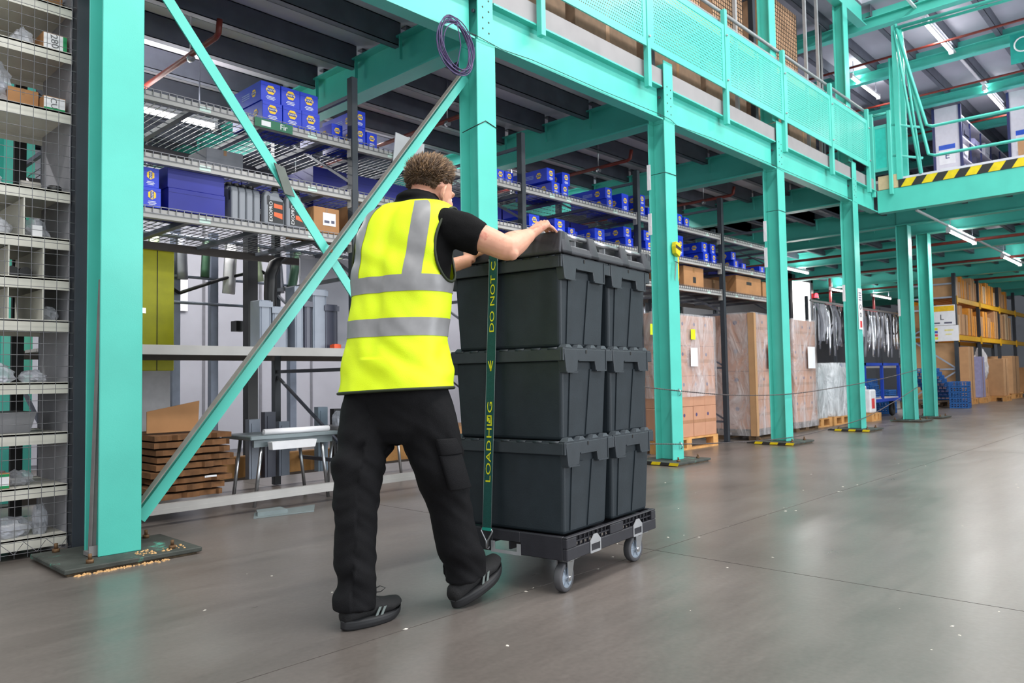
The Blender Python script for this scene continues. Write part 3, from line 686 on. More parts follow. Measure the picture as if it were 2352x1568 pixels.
# second shelf
for i, (x, y, z, w_, h, d, lab) in enumerate([
    (5.42,4.86,B_,.15,.13,.46,'blue parts box right of the second free dark post, middle shelf'), (5.80,4.86,B_,.16,.14,.46,'blue parts box just above the hand of the man, middle shelf'),
    (6.06,4.9,B_,.11,.09,.4,'small blue parts box low behind the lid, middle shelf, left'), (6.46,4.86,B_,.17,.13,.4,'blue parts box with a torn label behind the lid, middle shelf'),
    (6.22,5.0,B_,.12,.09,.4,'small blue parts box low behind the lid, middle shelf, right'),
    (7.02,4.86,B_,.15,.10,.5,'blue parts box left of the third free dark post, middle shelf, lower'), (7.0,4.87,B_+.101,.15,.12,.5,'blue parts box left of the third free dark post, middle shelf, upper'),
    (7.42,4.86,B_,.15,.11,.5,'blue parts box right of the third free dark post, middle shelf, lower'), (7.40,4.87,B_+.111,.15,.12,.5,'blue parts box right of the third free dark post, middle shelf, upper'),
    (8.12,4.86,B_,.13,.26,.4,'tall blue parts box against the taped column, middle shelf'),
    (8.74,4.86,B_,.14,.12,.5,'blue parts box in the four-stack left of the fourth dark post, lower left'), (8.95,4.86,B_,.12,.12,.45,'blue parts box in the four-stack left of the fourth dark post, lower right'),
    (8.72,4.87,B_+.121,.14,.13,.5,'blue parts box in the four-stack left of the fourth dark post, upper left'), (8.94,4.87,B_+.121,.13,.13,.45,'blue parts box in the four-stack left of the fourth dark post, upper right'),
    (9.55,4.86,B_,.13,.10,.45,'blue parts box right of the fourth dark post, middle shelf, lower'), (9.50,4.87,B_+.101,.13,.11,.45,'blue parts box right of the fourth dark post, middle shelf, upper'),
    (9.78,4.86,B_,.12,.08,.4,'low blue parts box right of the fourth dark post, middle shelf'), (10.32,4.86,B_,.16,.09,.5,'last blue parts box on the middle shelf, next to the fourth column')]):
    parts_box(x, y, z, w_, h, d, lab)
# lower shelf of the first bay
parts_box(1.845, 4.86, C_, .11, .125, .44, 'blue parts box with sideways lettering beside the nearest column, lower', vertical=True, side=False); parts_box(1.842, 4.87, C_+.126, .105, .125, .44, 'blue parts box with sideways lettering beside the nearest column, upper', vertical=True, side=False)
parts_box(2.0, 4.86, C_, .375, .145, .42, 'wide navy carton at the bottom of the pair left of the grey bottles', front='', side=False, dark=True); parts_box(1.997, 4.865, C_+.146, .375, .14, .42, 'wide navy carton on top of the pair left of the grey bottles', front='', side=False, dark=True)
parts_box(1.50, 4.86, C_, .2, .13, .42, 'navy carton left of the nearest column, lowest of three', front='', side=False, dark=True); parts_box(1.505, 4.865, C_+.131, .2, .12, .42, 'navy carton left of the nearest column, middle of three', front='', side=False, dark=True); parts_box(1.51, 4.865, C_+.252, .2, .10, .42, 'navy carton left of the nearest column, top of three', front='', side=False, dark=True)
# grey oil bottles
GREYJ = mat('grey_bottle_plastic',(128,132,140),rough=.32,var=.05,scale=6)
def oil_bottle():
    t = thing('oil_bottle', 'x', 'bottle', (0,0,0), 0, 'grey oil bottles on the lower shelf')
    prof = [(0,.01),(.012,0),(.148,0),(.16,.01),(.16,.165),(.15,.19),(.125,.205),(.118,.235),(.075,.238),(.06,.225),(.03,.238),(.012,.232),(0,.2)]
    body = obj('body', MB().prism(prof,'y',0,.05), GREYJ, t, bevel=.012, seg=3)
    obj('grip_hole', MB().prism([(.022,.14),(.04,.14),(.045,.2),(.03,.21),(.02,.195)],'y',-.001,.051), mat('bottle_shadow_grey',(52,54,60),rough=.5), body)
    obj('neck', MB().lathe([(.02,.235),(.02,.25)],(.097,.025,0),'z',14), GREYJ, t); obj('cap', MB().lathe([(.024,.248),(.024,.272),(.02,.275)],(.097,.025,0),'z',14), BLACKP, t)
    lb = obj('label', MB().box(.030,.150,-.0015,0,.018,.175), mat('label_black',(26,26,28),rough=.4), t)
    obj('label_flash', MB().prism([(.075,.125),(.142,.12),(.142,.15),(.075,.155)],'y',-.0022,-.0015).prism([(.075,.065),(.142,.05),(.142,.09),(.075,.095)],'y',-.0022,-.0015), mat('label_orange',(226,104,54),rough=.45), lb)
    obj('label_text', text_mesh('EXOPRO', .036, WHITE), None, lb, loc=(.053,-.002,.095), rot=(math.radians(90),math.radians(-90),0))
    return t
jb = oil_bottle()
jl = ['turned edge-on, farthest left', 'turned edge-on, second of the row', 'turned edge-on, third of the row', 'turned edge-on, fourth of the row', 'with its black and orange label to the aisle', 'half hidden behind the brace, label to the aisle']
for i in range(6):
    if i < 4: loc, rz = (2.425+.056*i+.05, 4.87+.004*i, C_), math.radians(88+1*i)
    else: loc, rz = (2.66+.172*(i-4), 4.862, C_), math.radians(2)
    lab = 'grey oil bottle on the lower shelf, ' + jl[i]
    if i == 0: jb.location = loc; jb.rotation_euler = (0,0,rz); jb['label'] = lab
    else: copy_tree(jb, loc, rz, lab)
# cardboard boxes
def carton(x, y, z, w_, d, h, label, m=CARD2, lab=None, rz=0, group='cardboard cartons on the shelving', mark=None):
    t = thing('carton', label, 'carton', (x,y,z), rz, group)
    c = obj('body', MB().box(0,w_,0,d,0,h), m, t, bevel=.003, seg=1)
    obj('flap_seam', MB().box(0,w_,d*.495,d*.505,h,h+.0012), mat('seam_brown',(110,76,44),rough=.8), c)
    obj('tape', MB().box(w_*.46,w_*.54,-.0012,0,h*.72,h), mat('parcel_tape',(150,110,70)), c)
    if lab: 
        l_ = obj('address_label', MB().box(w_*lab[0],w_*lab[1],-.0022,-.0012,h*lab[2],h*lab[3]), PAPER, t)
        obj('label_print', MB().box(w_*(lab[0]+.05),w_*(lab[1]-.25),-.003,-.0022,h*(lab[2]+.1),h*(lab[2]+.2)).box(w_*(lab[1]-.18),w_*(lab[1]-.05),-.003,-.0022,h*(lab[2]+.1),h*(lab[2]+.22)), mat('print_grey',(90,90,110),rough=.6), l_)
    if mark: obj('printed_mark', MB().box(w_*mark[0],w_*mark[1],-.002,-.0012,h*mark[2],h*mark[3]), BLK, t)
    return t
carton(3.06,4.87,C_,.22,.4,.19,'brown carton with a white address label, left of the first free dark post', lab=(.35,.85,.3,.8)); carton(3.40,4.86,C_,.26,.4,.25,'tall brown carton right of the first free dark post, lower shelf', lab=(.05,.3,.4,.8), mark=(.5,.8,.6,.85))
carton(3.70,4.88,C_,.36,.4,.22,'wide brown carton behind the shoulder of the man, lower shelf', mark=(.35,.7,.45,.6))
carton(8.26,4.87,C_,.48,.5,.25,'brown carton just right of the taped column, lower shelf', mark=(.45,.6,.2,.5)); carton(9.62,4.87,C_,.75,.5,.25,'long brown carton right of the fourth dark post, lower shelf', mark=(.4,.6,.55,.72)); carton(10.42,4.87,C_,.34,.5,.22,'brown carton at the right end of the lower shelf'); carton(8.86,4.98,C_,.7,.5,.16,'flat brown carton behind the fourth dark post, lower shelf', m=mat('dark_brown_card',(112,80,52),rough=.8))
carton(2.45,5.3,B_+.112,.28,.3,.14,'grey carton set far back on the middle shelf of the first bay', m=mat('grey_carton',(128,130,136),rough=.7))

random.seed(91)
for b in range(1,5):  # back stock added and sized to block the lamps behind and keep shelves dark
    for q in range(5):
        w_ = random.uniform(.30,.36); x = RX[b]+.05+q*.37
        if x+w_ > RX[b+1]-.03: continue
        parts_box(x, 5.46+random.uniform(0,.03), B_, .33, .335, .42, 'light-blocking navy carton at the back of the middle shelf, bay %s, %s from the left' % (ORD[b], ORD[q]), front='', side=False, dark=True)

for q, (x, w_) in enumerate(((2.35,.34),(2.72,.30),(3.04,.28))):
    parts_box(x, 5.25+.05*q, B_, w_, .11, .5, 'flat navy carton on the middle shelf of the first bay, %s from left' % ORD[q], front='', side=False, dark=True)
# ================================================================ MESH FRONTED SHELF UNIT AT THE LEFT EDGE
def film_mat(name, rgb, alpha, rough=.12, bump=.6, bscale=22):
    if name in MATS: return MATS[name]
    m = mat(name, rgb, rough=rough, var=.03, bump=bump, bscale=bscale, alpha=alpha, spec=.8); return m
BAG = film_mat('clear_poly_bag',(214,218,228),.42,.15,.8,30)
def wobble(mb_v, amp, sc, seed):
    return [tuple(Vector(v)*(1)+Vector(v).normalized()*amp*noise.noise(Vector(v)*sc+Vector((seed,seed*2.1,seed*.7)))) for v in mb_v]
def bag_mesh(rx, ry, rz, seed, n=20):
    mb = MB(); vs = []; m_ = 12
    for i in range(m_+1):
        a = math.pi*i/m_
        for j in range(n):
            b = 2*math.pi*j/n
            v = Vector((math.sin(a)*math.cos(b),math.sin(a)*math.sin(b),math.cos(a)))
            k = 1+.35*noise.noise(v*2.2+Vector((seed,0,seed)))+.18*abs(noise.noise(v*6+Vector((0,seed,0))))
            z = v.z*rz*k
            vs.append((v.x*rx*k, v.y*ry*k, max(z,-rz*.7)+rz*.7))
    mb.add(vs,[(i*n+j,i*n+(j+1)%n,(i+1)*n+(j+1)%n,(i+1)*n+j) for i in range(m_) for j in range(n)],False)
    return mb
def bag(loc, rx, ry, rz, seed, label, cont=None, group='clear plastic bags of parts', m=None):
    t = thing('parts_bag', label, 'bag', loc, 0, group)
    obj('film', bag_mesh(rx,ry,rz,seed), m or BAG, t)
    mb = MB(); random.seed(seed)
    for q in range(4):
        x, y = random.uniform(-.5,.5)*rx, random.uniform(-.5,.5)*ry
        mb.tube([(x,y,rz*.12),(x+rx*.3,y+ry*.2,rz*.3),(x+rx*.1,y+ry*.4,rz*.6)],rz*.12,8)
    c = obj('contents', mb, cont or mat('mixed_dark_parts',(70,72,80),rough=.4,metal=.3), t); c['kind'] = 'stuff'
    return t
SX0, SX1, SY0, SY1 = .42, 1.335, 4.50, 5.02
ls = thing('pigeonhole_shelving', 'cream steel shelf unit behind a wire mesh panel at the left edge', 'shelving', (0,0,0))
SZ = [2.888,2.64,2.31,1.88,1.625,1.41,1.19,.865,.605,.332,.076]
PANEL = mat('grey_shelf_panel',(150,150,156),rough=.5,var=.06)
for z in SZ:
    s_ = obj('shelf', MB().box(SX0,SX1,SY0,SY1,z+.018,z+.026).box(SX0,SX1,SY0,SY0+.004,z-.030,z+.030).box(SX0,SX1,SY1-.004,SY1,z-.03,z+.03), CREAM, ls)
obj('side_panel', MB().box(SX1,SX1+.004,SY0+.03,SY1,0.02,3.05), PANEL, ls)
obj('divider_panel', MB().box(SX0,SX0+.004,SY0+.03,SY1,0.02,3.05), PANEL, ls)
for zl, zh, xs_ in ((1.655,1.85,(1.12,)),(1.44,1.595,(1.055,1.21)),(1.22,1.38,(1.055,1.21))):
    for x in xs_: obj('divider', MB().box(x-.003,x+.003,SY0+.002,SY1-.01,zl-.012,zh), CREAM, ls)
obj('front_post', MB().box(1.345,1.425,4.455,4.525,.006,3.2), DARKP, ls, bevel=.004, seg=1)
obj('rear_post', MB().box(1.345,1.405,5.02,5.08,.006,3.2), DARKP, ls)
obj('foot_plate', MB().box(1.33,1.44,4.44,4.54,0,.006), DARKP, ls)
obj('rear_strip', MB().box(1.20,1.26,5.03,5.06,.006,3.0), BLACKP, ls)
obj('front_post', MB().box(.34,.42,4.455,4.525,.006,3.2), DARKP, ls)
mesh_p = thing('wire_mesh_panel', 'thin wire mesh panel hung in front of the left shelf unit', 'mesh', (0,4.448,0))
vm = MB()
for q in range(16):
    x = .44+q*.0585
    if x < 1.345: vm.tube([(x,0,.02),(x,0,3.1)], .0016, 5, cap=False)
o = obj('vertical_wires', vm, WIRE, mesh_p); o['kind'] = 'stuff'
vm = MB()
for q in range(53):
    z = .04+q*.0585; vm.tube([(.42,.003,z),(1.34,.003,z)], .0016, 5, cap=False)
o = obj('horizontal_wires', vm, WIRE, mesh_p); o['kind'] = 'stuff'
fx = MB()
for x in (1.02,1.12,1.22): fx.tube([(x,-.002,.10),(x+.055,-.03,.045),(x+.1,-.004,.09)], .0018, 5)
o = obj('bent_wires', fx, WIRE, mesh_p); o['kind'] = 'stuff'
# things on the shelves
def card_bin(x, z, w_, h, label, text, green_side, rz=0):
    t = thing('bin_box', label, 'box', (x,SY0+.035,z+.026), rz, 'card picking bins')
    obj('body', MB().box(0,w_,0,.3,0,h), CARD2 if green_side != 'w' else PAPER, t)
    f = obj('front_label', MB().box(.002,w_-.002,-.002,0,.004,h-.004), PAPER, t)
    g = mat('bin_green',(16,140,84),rough=.5)
    if green_side == 'r': obj('green_band', MB().box(w_*.82,w_-.002,-.0032,-.002,.004,h-.004), g, f)
    elif green_side == 'b': obj('green_band', MB().box(.002,w_-.002,-.0032,-.002,.004,h*.28), g, f)
    else: obj('green_band', MB().box(.002,w_-.002,-.0032,-.002,.004,h*.22).box(.002,w_-.002,-.0032,-.002,h*.78,h-.004), g, f)
    if text: obj('handwriting', text_mesh(text, h*.5, mat('pen_grey',(110,110,112),rough=.7)), None, f, loc=(w_*.45,-.0036,h*.58), rot=(math.radians(90),math.radians(84),0))
    return t
card_bin(1.205,2.64,.115,.10,'white card bin with a green edge and a pencilled number, upper left shelf','280','r')
card_bin(1.21,2.31,.105,.085,'white card bin with a green base and pencilled letters, second shelf at left','CU','b')
card_bin(.97,.332,.11,.08,'green and white card bin near the bottom of the left shelf unit','S','x')
t = carton(1.06,SY0+.10,2.336,.145,.25,.115,'small brown carton next to the pencilled card bin, left shelf unit')
carton(1.20,SY0+.12,2.914,.12,.2,.1,'brown carton on the topmost shelf at the left edge')
bag((.98,4.66,2.336),.10,.08,.09,3,'clear bag of pale plastic parts on the second shelf at the left edge', mat('pale_parts',(220,222,240),rough=.3))
bag((1.0,4.64,2.42),.08,.06,.09,9,'puffed clear bag resting on another bag, second shelf at the left edge', mat('pale_parts',(220,222,240)))
bag((1.125,4.60,2.666),.05,.05,.06,5,'small clear bag with a white cap beside the green edged bin', mat('pale_parts',(220,222,240)))
bag((.99,4.62,1.906),.055,.05,.04,7,'clear bag of white parts on the fourth shelf at the left edge', mat('pale_parts',(220,222,240)))
tag(obj('card_tube', MB().tube([(1.12,4.58,1.932),(1.21,4.575,1.930)],.024,16).tube([(1.121,4.58,1.932),(1.119,4.58,1.932)],.018,12), mat('grey_tube',(168,164,158),rough=.6)), 'short grey card tube lying on the fourth shelf of the left unit', 'tube')
tag(obj('rubber_puck', MB().lathe([(.001,0),(.032,0),(.034,.012),(.034,.04),(.028,.045),(.026,.02),(.001,.02)],(1.285,4.60,1.908),'z',18), BLACKP), 'round black rubber puck at the right end of the fourth shelf, left unit', 'puck')
bag((1.19,4.62,1.651),.065,.06,.065,11,'clear bag with a barcode label in the pigeonhole shelf')
tag(obj('barcode_label', MB().box(1.165,1.215,4.545,4.548,1.66,1.72).box(1.20,1.21,4.5445,4.545,1.675,1.705), PAPER), 'white barcode label on the bag in the pigeonhole shelf', 'label')
bag((1.02,4.62,1.651),.075,.06,.055,13,'clear bag with dark hoses left in the pigeonhole shelf', BLACKP)
for i, x in enumerate((1.085,1.145)):
    tag(obj('black_pipe', MB().lathe([(.028,0),(.031,0),(.031,.36),(.028,.36),(.0275,.01)],(x,4.56,1.436+.031),'y',18), BLACKP), ('left' if i == 0 else 'right') + ' one of two black pipe ends in a pigeonhole', 'pipe', 'black pipes in the pigeonhole')
bag((1.26,4.62,1.216),.05,.06,.05,15,'clear bag with a dark strip in the lower pigeonhole', BLACKP)
bag((1.01,4.62,.891),.10,.07,.06,17,'flat clear bag of white film on the shelf under the pigeonholes', mat('pale_parts',(220,222,240)))
bag((1.20,4.64,.891),.06,.05,.04,19,'small dark clear bag on the shelf under the pigeonholes', BLACKP)
tag(obj('grey_tray', MB().taper((.92,1.20,4.66,4.98),(.90,1.22,4.62,5.0),.632,.74), PANEL), 'long grey tray on the third shelf from the bottom, left unit', 'tray')
tag(obj('folded_paper', MB().prism([(.93,.633),(1.03,.633),(1.03,.645),(.95,.652)],'y',4.54,4.60), PAPER), 'folded white paper lying in front of the grey tray', 'paper')
bag((1.0,4.63,.358),.09,.07,.05,21,'crumpled silver film bag on the second shelf from the bottom', STEEL, m=film_mat('silver_film',(190,192,204),.85,.2,.9,40))
bag((1.15,4.66,.358),.06,.05,.045,23,'dull clear bag right of the silver film bag', BLACKP)
bag((1.10,4.62,.102),.10,.07,.06,25,'large clear bag of white parts on the bottom shelf, left unit', mat('pale_parts',(220,222,240)))
bag((1.235,4.60,.102),.035,.035,.09,27,'twisted clear bag standing on the bottom shelf, left unit')
# what shows between the left unit and the first column
carton(1.46,5.2,.16,.22,.3,.42,'tall olive carton between the left unit and the nearest column', m=mat('olive_card',(128,116,72),rough=.8))
bag((1.56,5.35,.585),.10,.08,.20,29,'tall clear wrapped part behind the nearest column', mat('pale_parts',(220,222,240)))
# ================================================================ WHEELED DOLLY WITH SIX CRATES
DL, DR = (2.376,1.961,0), math.radians(7.1036)
CRATE = mat('charcoal_crate_plastic',(40,48,54),rough=.5,var=.08,scale=14,bump=.06,bscale=160,spec=.35)
CRATE_RIM = mat('charcoal_crate_rim',(48,55,61),rough=.46,var=.08,scale=14,bump=.06,bscale=160)
DOLLYP = mat('black_dolly_plastic',(38,38,45),rough=.55,var=.1,scale=20,bump=.05,bscale=200)
LIDP = mat('dark_grey_lid_plastic',(56,57,63),rough=.42,var=.06,scale=16,bump=.08,bscale=240)
dolly = thing('wheeled_dolly', 'black plastic wheeled dolly under the crate stack', 'dolly', DL, DR)
W8, W6 = .80, .60
fr = MB()
# long sides with recesses (y=0 and y=.6): bottom rail, top rail, solid pads
def long_side(mb, y0, y1):
    mb.box(0,W8,y0,y1,.228,.2346); mb.box(0,W8,y0,y1,.1402,.188)
    for a, b in ((0,.075),(.355,.473),(.756,W8)): mb.box(a,b,y0,y1,.188,.228)
long_side(fr, 0, .022); long_side(fr, .578, .6)
fr.box(0,.022,.022,.23,.1402,.2346); fr.box(0,.022,.375,.578,.1402,.2346); fr.box(0,.022,.23,.375,.19,.2346)
fr.box(W8-.022,W8,.022,.23,.1402,.2346); fr.box(W8-.022,W8,.375,.578,.1402,.2346); fr.box(W8-.022,W8,.23,.375,.19,.2346)
body = obj('deck_frame', fr, DOLLYP, dolly, bevel=.003, seg=1)
obj('deck_floor', MB().box(.022,W8-.022,.022,.578,.205,.215).box(.03,.77,.14,.15,.15,.205).box(.03,.77,.3,.31,.15,.205).box(.03,.77,.45,.46,.15,.205), DOLLYP, dolly)
lat = MB()
for y0 in (.006,.584):
    for a, b in ((.075,.355),(.473,.756)):
        n = 8
        for q in range(1,n): lat.box(a+(b-a)*q/n-.0025,a+(b-a)*q/n+.0025,y0,y0+.01,.188,.228)
        lat.box(a,b,y0,y0+.01,.205,.210)
obj('lattice', lat, DOLLYP, body)['kind'] = 'stuff'
GB = mat('galvanised_bracket',(186,188,192),rough=.38,metal=.55,var=.06)
for a in (.177,.563):
    for s in (-1,1):
        y = -.001 if s < 0 else .601
        br_ = MB().prism([(a,.141),(a,.19),(a+.03,.2155),(a+.057,.2155),(a+.087,.19),(a+.087,.141),(a+.080,.141),(a+.080,.178),(a+.007,.178),(a+.007,.141)],'y',y-.003*(s<0),y+.003*(s>0))
        br_.box(a+.007,a+.08,y-.002,y+.002,.139,.148); br_.add([(a+.007,y,.178),(a+.08,y,.178),(a+.08,y+.012*(-s),.141),(a+.007,y+.012*(-s),.141)],[(0,1,2,3)])
        obj('fork_bracket', br_, GB, dolly)
for x in (-.001,.801):
    s = -1 if x < 0 else 1
    obj('fork_bracket', MB().box(min(x,x+.003*s),max(x,x+.003*s),.225,.38,.138,.152).box(min(x,x+.003*s),max(x,x+.003*s),.225,.245,.152,.185).box(min(x,x+.003*s),max(x,x+.003*s),.36,.38,.152,.185), GB, dolly)
def caster(x, y, rz, label):
    c = obj('caster_fork', MB().box(-.045,.045,-.045,.045,.132,.1395).lathe([(.03,.12),(.03,.132)],(0,0,0),'z',14).prism([(-.03,.125),(.025,.125),(-.002,.045),(-.028,.045)],'y',-.027,-.022).prism([(-.03,.125),(.025,.125),(-.002,.045),(-.028,.045)],'y',.022,.027), STEEL, dolly, loc=(x,y,0), rot=(0,0,rz))
    w_ = obj('wheel', MB().lathe([(.043,-.017),(.056,-.017),(.0595,-.012),(.0605,0),(.0595,.012),(.056,.017),(.043,.017),(.043,-.017)],(-.018,0,.0605),'y',32,cap=False), mat('grey_rubber_tyre',(84,84,88),rough=.6,var=.12), c)
    hub = MB().lathe([(.001,-.014),(.012,-.020),(.014,-.014),(.034,-.010),(.043,-.017),(.043,.017),(.034,.010),(.014,.014),(.012,.02),(.001,.014)],(-.018,0,.0605),'y',28)
    for q in range(6):
        a = q*math.pi/3
        for sy in (-1,1): hub.bar((-.018+.012*math.cos(a),sy*.012,.0605+.012*math.sin(a)),(-.018+.042*math.cos(a),sy*.012,.0605+.042*math.sin(a)),.006,.005,(0,1,0))
    obj('hub', hub, mat('pale_wheel_hub',(150,162,176),rough=.4,var=.05), w_)
    obj('axle_bolt', MB().lathe([(.008,-.034),(.008,.034)],(-.018,0,.0605),'y',8), STEEL, c)
for x, y in ((.085,.062),(.70,.062),(.085,.54),(.70,.54)): caster(x, y, math.radians(4) if x < .3 else math.radians(-6), '')

def crate_mesh_parts():
    P = {}
    H = .3795; zt = H
    body = MB().taper((.030,.370,.032,.568),(.016,.384,.018,.582),0,zt-.05)
    P['body'] = (body, CRATE, .010)
    rim = MB().box(0,.4,0,.010,zt-.055,zt-.006).box(0,.4,.59,.6,zt-.055,zt-.006).box(0,.010,.01,.59,zt-.055,zt-.006).box(.39,.4,.01,.59,zt-.055,zt-.006).box(.01,.39,.01,.59,zt-.03,zt-.02)
    P['rim'] = (rim, CRATE_RIM, .003)
    return P, H
CP, CH = crate_mesh_parts()
def crate(x, y, z, label, lid=True):
    t = thing('storage_crate', label, 'crate', (0,0,0), 0, 'stacked charcoal crates on the dolly')
    H = CH
    b = obj('body', CP['body'][0], CRATE, t, bevel=.014, seg=3)
    for s in (0,1):
        yy = (lambda v: v) if s == 0 else (lambda v: .6-v)
        # folded rib panels on the end
        pr = MB()
        for xa, xb, xc, xd in ((.075,.165,.070,.192),(.235,.325,.208,.330)):
            vs = [(xa,yy(.0195),.29),(xb,yy(.0195),.29),(xd,yy(.0310),.015),(xc,yy(.0310),.015),(xa,yy(.026),.29),(xb,yy(.026),.29),(xd,yy(.04),.015),(xc,yy(.04),.015)]
            vs = [(v[0],yy(yy(v[1])-.004) if False else (v[1]-.005 if s == 0 else v[1]+.005),v[2]) if i < 4 else v for i, v in enumerate(vs)]
            pr.add(vs, [(0,1,2,3),(7,6,5,4),(0,4,5,1),(1,5,6,2),(2,6,7,3),(3,7,4,0)])
        obj('end_rib', pr, CRATE, b)
    obj('rim', CP['rim'][0], CRATE_RIM, t, bevel=.003, seg=2)
    for s in (0,1):
        z0 = H-.006
        pts = [(.006,z0),(.006,z0-.02),(.020,H-.105),(.102,H-.10),(.110,H-.056),(.246,H-.054),(.256,H-.098),(.344,H-.098),(.344,z0)]
        ya, yb = (-.004,.034) if s == 0 else (.566,.604)
        ap = obj('handle_apron', MB().prism(pts,'y',ya,yb), CRATE_RIM, t, bevel=.003, seg=2)
        lip = MB()
        y1, y2 = (-.007,-.004) if s == 0 else (.604,.607)
        lip.box(.338,.344,y1,y2,H-.098,z0); lip.box(.256,.344,y1,y2,H-.098,H-.092); lip.box(.02,.102,y1,y2,H-.104,H-.099); lip.box(.112,.246,y1,y2,H-.056,H-.051)
        obj('apron_lip', lip, CRATE_RIM, ap)
        obj('latch_slot', MB().box(.170,.178,y1+.0005,y2,H-.024,H-.010), BLK, ap)
    if lid:
        for q, (xa, xb) in enumerate(((.004,.199),(.201,.396))):
            l_ = obj('lid_leaf', MB().box(xa,xb,.004,.596,H-.008,H-.001), CRATE_RIM, t)
            hx = .005 if q == 0 else .395
            kn = MB()
            for k in range(7):
                y0 = .03+k*.082; kn.tube([(hx,y0,H-.006),(hx,y0+.045,H-.006)], .0065, 8)
            obj('hinge_knuckles', kn, CRATE_RIM, l_)['kind'] = 'stuff'
            bm_ = MB()
            for ya in (.006,.56):
                for xx in (xa+.045, xa+.135):
                    bm_.taper((xx-.026,xx+.026,ya-.004,ya+.034),(xx-.012,xx+.012,ya,ya+.028),H-.001,H+.013)
            obj('stacking_stud', bm_, mat('worn_crate_plastic',(66,73,79),rough=.45,var=.2,scale=60), l_)['kind'] = 'stuff'
    t.location = Vector(DL) + Matrix.Rotation(DR,3,'Z') @ Vector((x,y,z)); t.rotation_euler = (0,0,DR)
    return t
lv_ = ['bottom','middle','top']; sd_ = ['left column, nearest the man','right column, farther from the man']
first = None
for lv in range(3):
    for c in range(2):
        z = .2346+lv*.3807+ .0005
        lab = 'charcoal plastic crate, %s layer of the stack, %s' % (lv_[lv], sd_[c])
        if first is None: first = crate(0,0,z,lab)
        else: copy_tree(first, Vector(DL)+Matrix.Rotation(DR,3,'Z')@Vector((c*.4,0,z)), DR, lab)
# pallet lid
lz = 1.3770
lid = thing('pallet_lid', 'dark grey pallet lid with steel grab bars on top of the crates', 'lid', tuple(Vector(DL)+Vector((0,0,lz))), DR)
LH = .092
core = MB().box(.03,.77,.045,.555,.0,.078)
obj('core', core, mat('lid_core_grey',(40,41,45),rough=.5,var=.08), lid)
sh = MB()
WIN = ((.055,.214),(.275,.497),(.559,.719))
def sidep(z1, inv):
    k = z1/LH
    p = [(-.012,.0),(-.012,.012),(-.010+.012*k,z1),(.030,z1),(.030,.0)]
    return p if not inv else [(.6-a,b) for a,b in p]
for inv in (False,True):
    sh.prism(sidep(.037,inv),'x',-.004,.804)
    pil = [(-.004,.066),(.205,.285),(.487,.569),(.710,.804)]
    for i,(a,b) in enumerate(((-.004,WIN[0][0]),(WIN[0][1],WIN[1][0]),(WIN[1][1],WIN[2][0]),(WIN[2][1],.804))):
        n = 5; pr = sidep(LH,inv); lo = sidep(.037,inv)
        # pillars with slanted left edge
        k = .037/LH
        def ring(x, xo): return [(x+xo*(0 if q in (0,1,4) else 1), y, z) for q,(y,z) in enumerate(pr)]
        sl = .018
        rA = [(a-(0 if i==0 else -.004), y, z) if q in (0,1,4) else (a-(0 if i==0 else -.004), y, z) for q,(y,z) in enumerate(pr)]
        rB = [(b+(0 if i==3 else (sl if z < .02 else 0)), y, z) for q,(y,z) in enumerate(pr)]
        sh.loft([rA, rB])
for x0,x1,xo in ((-.012,.03,-1),(.77,.812,1)):
    pr = [(-.016,0),(-.016,.012),(-.004,LH),(.03,LH),(.03,0)] if xo < 0 else [(.816,0),(.816,.012),(.804,LH),(.77,LH),(.77,0)]
    sh.prism(pr,'y',-.004,.604)
shell = obj('shell', sh, LIDP, lid, bevel=.006, seg=3)
for inv in (False,True):
    y = .014 if not inv else .586
    for a,b in WIN:
        obj('steel_bar', MB().tube([(a-.006,y,.078),(b+.006,y,.078)], .0095, 14), STEEL, lid)
        obj('recess_web', MB().box((a+b)/2-.003,(a+b)/2+.003,y+.008*(1 if not inv else -1)-.008,y+.008*(1 if not inv else -1)+.02,.036,.066), mat('recess_pale_grey',(150,152,156),rough=.4), lid)
        obj('recess_floor', MB().box(a+.006,b-.004,min(y-.012,y+.02),max(y-.012,y+.02),.037,.039), mat('recess_pale_grey',(150,152,156)), lid)
# tie-down strap with lettering
SG = mat('green_webbing',(10,80,74),rough=.6,var=.08,scale=80,bump=.3,bscale=400)
strap = thing('tie_down_strap', 'dark green webbing strap with yellow lettering down the crate side facing the man', 'strap', tuple(Vector(DL)), DR)
def ypos(z): return .328+(1.40-z)*(.388-.328)/(1.40-.235)
SW = .046
pts = [(-.020,z) for z in (.236,.45,.62,.80,1.0,1.2,1.37)]+[(-.022,1.385),(-.020,1.45),(-.006,1.473),(.02,1.474)]+[(.2,1.474),(.4,1.474),(.6,1.474),(.79,1.474),(.815,1.46),(.822,1.38),(.822,1.0),(.822,.6),(.822,.236)]
mb = MB(); vs = []
for x,z in pts:
    yc = ypos(min(z,1.42)) if x < 0 else ypos(1.42) if x < .8 else ypos(1.42)
    nx = -.0025 if x < .4 else .0025
    vs += [(x,yc-SW/2,z),(x,yc+SW/2,z)]
n = len(pts); up_ = []
band = MB().add(vs,[(2*i,2*i+1,2*i+3,2*i+2) for i in range(n-1)])
so = obj('webbing', band, SG, strap)
sm_ = so.modifiers.new('thick','SOLIDIFY'); sm_.thickness = .0022; sm_.offset = 0
edge = MB()
for s in (-1,1): edge.tube([(x-.0012 if x < .4 else x, (ypos(min(z,1.42)))+s*SW/2, z) for x,z in pts[:8]], .0013, 5)
obj('selvedge', edge, mat('grey_selvedge',(128,146,146),rough=.6), so)
SY = mat('strap_yellow',(236,232,20),rough=.55,var=.02)
